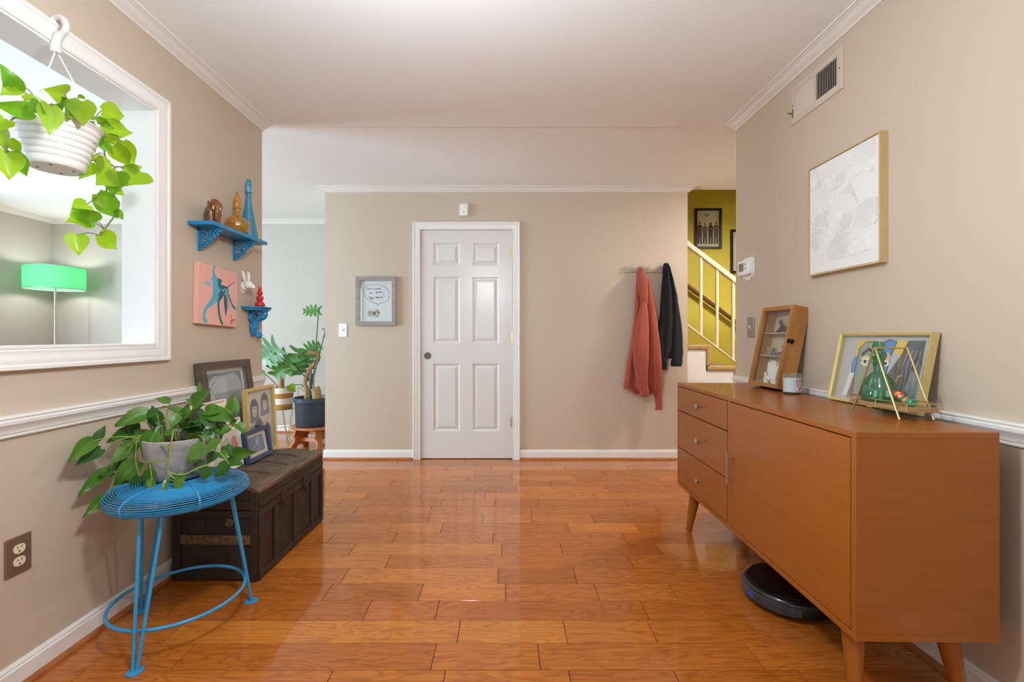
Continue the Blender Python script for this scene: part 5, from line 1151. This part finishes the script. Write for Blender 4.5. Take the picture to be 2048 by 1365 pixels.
HANG = [(34, 183, 0, 126, .85, 0, 0, 1), (34, 168, 6, 190, .8, 0, 0, 0), (66, 224, -12, 208, .62, .03, .02, 1), (48, 200, 99, 209, .95, .02, .06, 0), (100, 212, 101, 267, .85, .10, .12, 0), (131, 188, 96, 184, 1.15, 0, 0, 0), (158, 190, 172, 200, 1.0, 0, 0, 0), (164, 203, 166, 251, 1.1, .08, .08, 0),
        (126, 198, 158, 210, .8, .02, .04, 1), (127, 214, 96, 209, 1.0, .03, .03, 1), (203, 222, 253, 233, .85, 0, 0, 0), (201, 250, 263, 264, .80, .0, 0, 0), (188, 275, 165, 273, .9, .04, .06, 1), (246, 283, 266, 331, .95, 0, 0, 0), (229, 290, 258, 334, .9, 0, -.01, 0), (225, 338, 193, 370, 1.05, .01, .02, 0),
        (232, 346, 228, 389, 1.0, .02, .03, 1), (247, 339, 287, 335, .75, .0, .02, 0), (281, 344, 258, 370, 1.0, .02, .02, 0), (195, 388, 238, 439, .85, 0, 0, 1), (174, 409, 142, 428, 1.1, 0, 0, 0), (190, 443, 146, 418, .85, .01, .01, 1), (169, 440, 140, 444, 1.0, 0, .0, 0), (154, 470, 156, 510, 1.15, 0, 0, 0), (200, 468, 239, 500, 1.0, 0, 0, 0),
        (190, 310, 206, 338, 1.0, 0, 0, 0), (178, 325, 158, 357, .8, -.02, -.03, 0), (15, 304, 17, 358, 1.1, 0, 0, 0), (27, 304, 53, 355, .85, .01, .01, 1), (20, 278, 41, 309, .9, 0, 0, 0), (2, 255, 8, 302, .8, 0, 0, 0), (196, 236, 226, 258, .8, 0, 0, 1), (196, 262, 200, 294, 1.0, .01, .02, 1), (204, 286, 226, 308, 1.0, .0, 0, 1),
        (222, 374, 252, 392, .8, 0, .0, 0), (214, 270, 240, 290, .9, 0, 0, 0), (150, 208, 136, 238, .8, .06, .06, 1), (196, 392, 212, 420, .9, 0, 0, 0), (60, 206, 88, 226, .9, .06, .08, 1), (170, 224, 192, 240, 1.0, .03, .03, 1), (10, 240, -16, 262, .8, .02, .02, 0), (232, 420, 247, 440, .9, .0, .0, 1)]
for (bx_, by_, tx_, ty_, wd, db, dt, tone) in HANG:
    base = H(bx_, by_, db); tip = H(tx_, ty_, dt + rl.uniform(-.01, .03))
    if by_ < 262 and bx_ > 30 and bx_ < 200:
        a0 = math.atan2(base.y - HO.y, base.x - HO.x); anchor = HO + Vector((.05 * math.cos(a0), .05 * math.sin(a0), .13)); st_ = catmull([anchor, anchor.lerp(base, .5) + Vector((0, 0, .035)), base], 5)
    else:
        anchor = near_vine(base); st_ = catmull([anchor, anchor.lerp(base, .5) + Vector((0, 0, .008)), base], 4)
    put_leaf(hp_, HO, base, tip, wd * .9, M_LIME2 if tone else M_LIME, st_, up=-.1, rnd=rl, smat=M_VINE)

# ------------------------------------------------------------------ living room corner seen past the wall
def monstera_leaf(par, org, base, tip, wd, m, lobes=5, up=.3, rnd=random):
    L = (tip - base).length; R = orient(base, tip, (CAMV - base).normalized() + Vector((0, 0, up)))
    vs, fs = [], []
    def zz(x, y): return .22 * abs(x) - .22 * y * y
    for s in (-1, 1):
        for i in range(lobes):
            a, b = i / lobes * .94, (i + 1) / lobes * .94; tw = [.40, .50, .50, .42, .24][min(i, 4)] * wd; sl = [-.22, -.06, .04, .10, .10][min(i, 4)]
            o = len(vs); K = 5
            for k in range(K + 1):
                f = k / K; x = tw * f; g = .013 * max(0, f - .2) / .8; rd = .035 * max(0, f - .7) / .3
                for v in (a + g + rd, (a + b) / 2, b - g - rd): vs.append(R @ Vector((s * (x + (.02 * wd if (k == K and v == (a + b) / 2) else 0)) * L, (v + sl * f * f) * L, zz(x, v) * L)))
            fs += [(o + 3 * k + q, o + 3 * k + q + 1, o + 3 * k + q + 4, o + 3 * k + q + 3) for k in range(K) for q in range(2)]
    return MB().add(vs, fs).build('leaf', m, par, smooth=80, loc=base - org)
M_MON = leaf_mat('monstera_leaf', (96, 152, 72), (72, 130, 56), .3); M_MONP = leaf_mat('monstera_leaf_pale', (132, 182, 140), (110, 164, 118), .3); M_MSTEM = mat('monstera_stem', (66, 92, 58), .5)
M_CANE = mat('tan_cane', (182, 142, 92), .75, noise=.35, nscale=50, bump=.6, bscale=70)
YM = 4.35
stl = thing('step_stool', 'small carved wooden step stool under the navy plant pot', 'stool', (-1.868, YM, 0), (0, 0, math.radians(-22)))
M_STW = wood('orange_pine_stool', (186, 116, 58), (156, 90, 40), .4, .3, stretch=(4, 4, 1))
MB().lathe([(0, .214), (.205, .214), (.213, .219), (.213, .231), (.205, .237), (0, .237)], 40, sy=.78).build('seat', M_STW, stl)
for x in (-.115, .115):
    q = [(-.115, .0), (-.05, .0), (-.035, .035), (.0, .045), (.035, .035), (.05, .0), (.115, .0), (.108, .04), (.082, .075), (.078, .115), (.096, .15), (.085, .214), (-.085, .214), (-.096, .15), (-.078, .115), (-.082, .075), (-.108, .04)]
    mb = MB().prism(q, 'x', x - .011, x + .011); sg = 1 if x > 0 else -1
    mb.v = [(vx + sg * (.214 - vz) * .22, vy, vz) for vx, vy, vz in mb.v]; mb.build('side_panel', M_STW, stl, smooth=0, bevel=.003)
MB().box(-.15, .15, -.012, .012, .075, .115).build('stretcher', M_STW, stl, smooth=0, bevel=.004)
for x in (-.16, .16): MB().lathe([(0, -.012), (.026, -.012), (.028, 0), (.024, .010), (0, .012)], 16).build('peg', wood('pale_peg', (206, 166, 130), (190, 148, 112)), stl, loc=(x, 0, .095), rot=(0, PI / 2, 0))
MP = Vector((-1.862, YM, .2375))
mon = thing('potted_monstera', 'monstera with split leaves in a navy blue pot on a wooden stool', 'potted plant', MP)
MB().lathe([(0, 0), (.145, 0), (.150, .006), (.158, .22), (.164, .232), (.172, .236), (.172, .270), (.166, .276), (.158, .274), (.150, .24), (0, .236)], 40).build('pot', mat('navy_pot', (52, 62, 76), .45), mon)
MB().lathe([(0, .246), (.152, .243)], 24).build('soil', mat('dark_soil', (44, 34, 28), .95), mon)
def stem(pxs, r, par, org, m, Y=YM, name='stem', n=8):
    return MB().tube([p - org for p in catmull([P(x, y, Y + dy) for x, y, dy in pxs], 6)], r, n).build(name, m, par)
stem([(612, 798, 0), (613, 782, 0), (610, 768, 0), (613, 752, 0), (621, 736, 0), (632, 726, .02), (637, 716, .03), (634, 709, .02), (625, 707, 0), (615, 706, -.02)], .020, mon, MP, M_CANE, name='cane')
stem([(634, 798, 0), (633, 785, 0), (630, 775, 0)], [.05 * .9] * 6 + [.046] * 6 + [.02], mon, MP, M_CANE, name='cane_stump')
stem([(619, 800, 0), (620, 780, 0), (622, 755, 0), (624, 748, 0)], .016, mon, MP, M_MSTEM, name='trunk')
stem([(627, 798, -.02), (627, 770, -.02), (628, 747, -.02)], .006, mon, MP, mat('brown_stake', (112, 84, 58), .7), name='stake')
lf = [((606, 622), (601, 624), None)]
for pts, base, tip, wd, m, dd in (
        ([(621, 790, 0), (628, 740, 0), (632, 690, 0), (637, 626, -.02)], (640, 622), (604, 622), .75, M_MON, -.06),
        ([(623, 770, 0), (634, 730, 0), (642, 695, .04), (650, 665, .08)], (650, 665), (672, 655), .9, M_MON, .05),
        ([(619, 765, 0), (600, 742, -.03), (577, 714, -.06)], (580, 714), (543, 756), 1.0, M_MON, -.10),
        ([(620, 760, 0), (606, 740, -.02), (588, 722, -.04)], (585, 712), (592, 752), 1.05, M_MON, -.07),
        ([(620, 765, 0), (598, 725, -.02), (575, 708, -.05), (553, 695, -.08)], (556, 694), (516, 722), 1.35, M_MONP, -.14),
        ([(620, 755, 0), (616, 735, .02), (606, 705, .03)], (606, 700), (602, 748), 1.25, M_MON, .0),
        ([(622, 755, 0), (622, 730, .04), (614, 708, .06)], (612, 708), (640, 690), 1.1, M_MON, .05)):
    stem(pts, .0055, mon, MP, M_MSTEM)
    Yb = YM + pts[-1][2]
    monstera_leaf(mon, MP, P(*base, Yb), P(*tip, YM + dd), wd, m)
for pts in ([(618, 795, 0), (598, 775, -.02), (597, 795, -.03)], [(628, 790, -.02), (622, 770, -.03), (616, 790, -.04)]): stem(pts, .003, mon, MP, mat('aerial_root', (120, 100, 78), .7), name='aerial_root', n=6)

# striped pot on a gold wire plant stand
SX, SY = -2.235, 4.52
ps = thing('plant_stand', 'thin gold wire plant stand under the striped pot', 'plant stand', (SX, SY, 0))
for z, r in ((.372, .105), (.20, .085)): MB().tube([(r * math.cos(2 * PI * j / 40), r * math.sin(2 * PI * j / 40), z) for j in range(40)], .003, 6, closed=True).build('ring', M_WIRE, ps)
for k in range(6):
    a0, a1 = 2 * PI * k / 6, 2 * PI * (k + (.5 if k % 2 else -.5)) / 6
    MB().tube([(.105 * math.cos(a0), .105 * math.sin(a0), .372), (.10 * math.cos(a1), .10 * math.sin(a1), .003)], .003, 6).build('leg', M_WIRE, ps)
MB().lathe([(0, .370), (.100, .370), (.100, .374), (0, .374)], 24).build('plate', M_WIRE, ps)
sp = thing('striped_planter', 'white and gold striped woven pot with a moss pole plant', 'potted plant', (SX, SY, .3745))
def striped():
    m = bpy.data.materials.new('striped_basket'); m.use_nodes = True; nt = m.node_tree; b = nt.nodes['Principled BSDF']; L = nt.links.new
    tc = nt.nodes.new('ShaderNodeTexCoord'); sx = nt.nodes.new('ShaderNodeSeparateXYZ'); L(tc.outputs['Object'], sx.inputs[0])
    mm = nt.nodes.new('ShaderNodeMath'); mm.operation = 'MULTIPLY'; mm.inputs[1].default_value = 1 / .108; L(sx.outputs['Z'], mm.inputs[0])
    fr = nt.nodes.new('ShaderNodeMath'); fr.operation = 'FRACT'; L(mm.outputs[0], fr.inputs[0])
    r = nt.nodes.new('ShaderNodeValToRGB'); r.color_ramp.interpolation = 'CONSTANT'; r.color_ramp.elements[0].color = (*lin((178, 132, 66)), 1); r.color_ramp.elements[1].position = .45; r.color_ramp.elements[1].color = (*lin((236, 230, 218)), 1)
    L(fr.outputs[0], r.inputs[0]); L(r.outputs[0], b.inputs['Base Color']); b.inputs['Roughness'].default_value = .7
    return m
MB().lathe([(0, 0), (.088, 0), (.092, .01), (.104, .20), (.106, .21), (.100, .212), (.096, .18), (0, .176)], 36).build('pot', striped(), sp)
SPO = Vector((SX, SY, .3745))
MB().lathe([(0, .186), (.097, .184)], 20).build('soil', mat('dark_soil', (44, 34, 28), .95), sp)
MB().lathe([(.026 + .003 * (k % 2), .18 + .012 * k) for k in range(22)] + [(0, .442)], 14, (-.012, 0, 0)).build('moss_pole', M_CANE, sp)
for pts, base, tip, wd in (([(560, 780, 0), (548, 765, -.02), (530, 748, -.04)], (530, 748), (508, 752), .9), ([(562, 780, 0), (580, 771, -.03), (606, 770, -.05)], (606, 770), (618, 778), .8), ([(565, 776, 0), (570, 750, .02), (581, 737, .03)], (581, 737), (588, 728), .9)):
    stem(pts, .004, sp, SPO, M_MSTEM, SY)
    put_leaf(sp, SPO, P(*base, SY + pts[-1][2]), P(*tip, SY + pts[-1][2]), wd, M_MON, None, up=.3, rnd=rl)
put_leaf(sp, SPO, P(578, 772, SY - .08), P(592, 784, SY - .09), 1.0, M_LIME, None, up=.2, rnd=rl)

# ------------------------------------------------------------------ lamps
GL0 = (-4.80, 4.80)
gl = thing('floor_lamp', 'floor lamp with a glowing green drum shade in the corner', 'lamp', (*GL0, 0))
M_SHADE = mat('green_shade_fabric', (168, 230, 200), .8); nt = M_SHADE.node_tree
t_ = nt.nodes.new('ShaderNodeBsdfTranslucent'); t_.inputs[0].default_value = (*lin((136, 220, 172)), 1); mx_ = nt.nodes.new('ShaderNodeMixShader'); mx_.inputs[0].default_value = .62
nt.links.new(nt.nodes['Principled BSDF'].outputs[0], mx_.inputs[1]); nt.links.new(t_.outputs[0], mx_.inputs[2]); nt.links.new(mx_.outputs[0], nt.nodes['Material Output'].inputs[0])
vs = []; n = 48
for r, z in ((.245, 1.60), (.245, 1.835), (.242, 1.835), (.242, 1.60)):
    vs += [(r * math.cos(2 * PI * j / n), r * math.sin(2 * PI * j / n), z) for j in range(n)]
shd = MB().add(vs, [(k * n + j, k * n + (j + 1) % n, ((k + 1) % 4) * n + (j + 1) % n, ((k + 1) % 4) * n + j) for k in range(4) for j in range(n)]).build('shade', M_SHADE, gl)
for z in (1.60, 1.835): MB().tube([(.2445 * math.cos(2 * PI * j / n), .2445 * math.sin(2 * PI * j / n), z) for j in range(n)], .004, 6, closed=True).build('rim', mat('silver_rim', (190, 190, 190), .4, metal=.5), shd)
MB().tube([(0, 0, .02), (0, 0, 1.66)], .011, 12).build('pole', M_NICK, gl)
MB().lathe([(0, 0), (.14, 0), (.14, .012), (.02, .022), (0, .022)], 32).build('base', M_NICK, gl)
for k in range(3): MB().tube([(0, 0, 1.64), (.243 * math.cos(k * 2.1), .243 * math.sin(k * 2.1), 1.603)], .002, 6).build('spider_arm', M_NICK, gl)
MB().tube([(.05, -.02, 1.64), (.05, -.02, 1.55)], .0012, 5).build('pull_chain', M_NICK, gl)
MB().ball((0, 0, 1.72), (.03, .03, .045)).build('bulb', mat('frosted_bulb', (255, 250, 240), .4, trans=.0, emit=2), gl)
def bulb(name, loc, power, col, rad):
    l = bpy.data.lights.new(name, 'POINT'); l.energy = power; l.color = col; l.shadow_soft_size = rad
    o = bpy.data.objects.new(name, l); COL.objects.link(o); o.location = loc; return o
bulb('green_lamp_light', (GL0[0], GL0[1], 1.72), GREEN_POWER, (1, .97, .92), .05)
def ceiling_lamp(label, x, y, z, power, col, drop=.16):
    t = thing('ceiling_lamp', label, 'lamp', (x, y, z))
    MB().lathe([(0, 0), (.07, 0), (.065, -.014), (.0, -.02)], 32).build('canopy', M_NICK, t)
    MB().tube([(0, 0, -.01), (0, 0, -drop + .085)], .006, 10).build('stem', M_NICK, t)
    MB().ball((0, 0, -drop), (.09, .09, .09), 28, 16).build('glass_globe', mat('globe_%d' % power, col, .4, emit=power), t)
    MB().lathe([(.025, -drop + .086), (.03, -drop + .092), (.012, -drop + .10)], 24).build('collar', M_NICK, t)
ceiling_lamp('round glass globe pendant lamp in the near room', -.28, .85, CEIL, LAMP_POWER, (238, 247, 255), .54)
t = thing('ceiling_light', 'flush round ceiling light in the hall by the stairs', 'lamp', (2.45, 3.42, CEIL + .006))
MB().lathe([(.111, 0), (.135, 0), (.132, -.006), (.113, -.007), (.111, -.003)], 40).build('trim_ring', M_TRIM, t)
MB().lathe([(0, -.003), (.110, -.003), (.110, -.001), (0, -.001)], 36).build('lens', mat('hall_light_lens', (250, 248, 244), .4, emit=HALL_POWER), t)
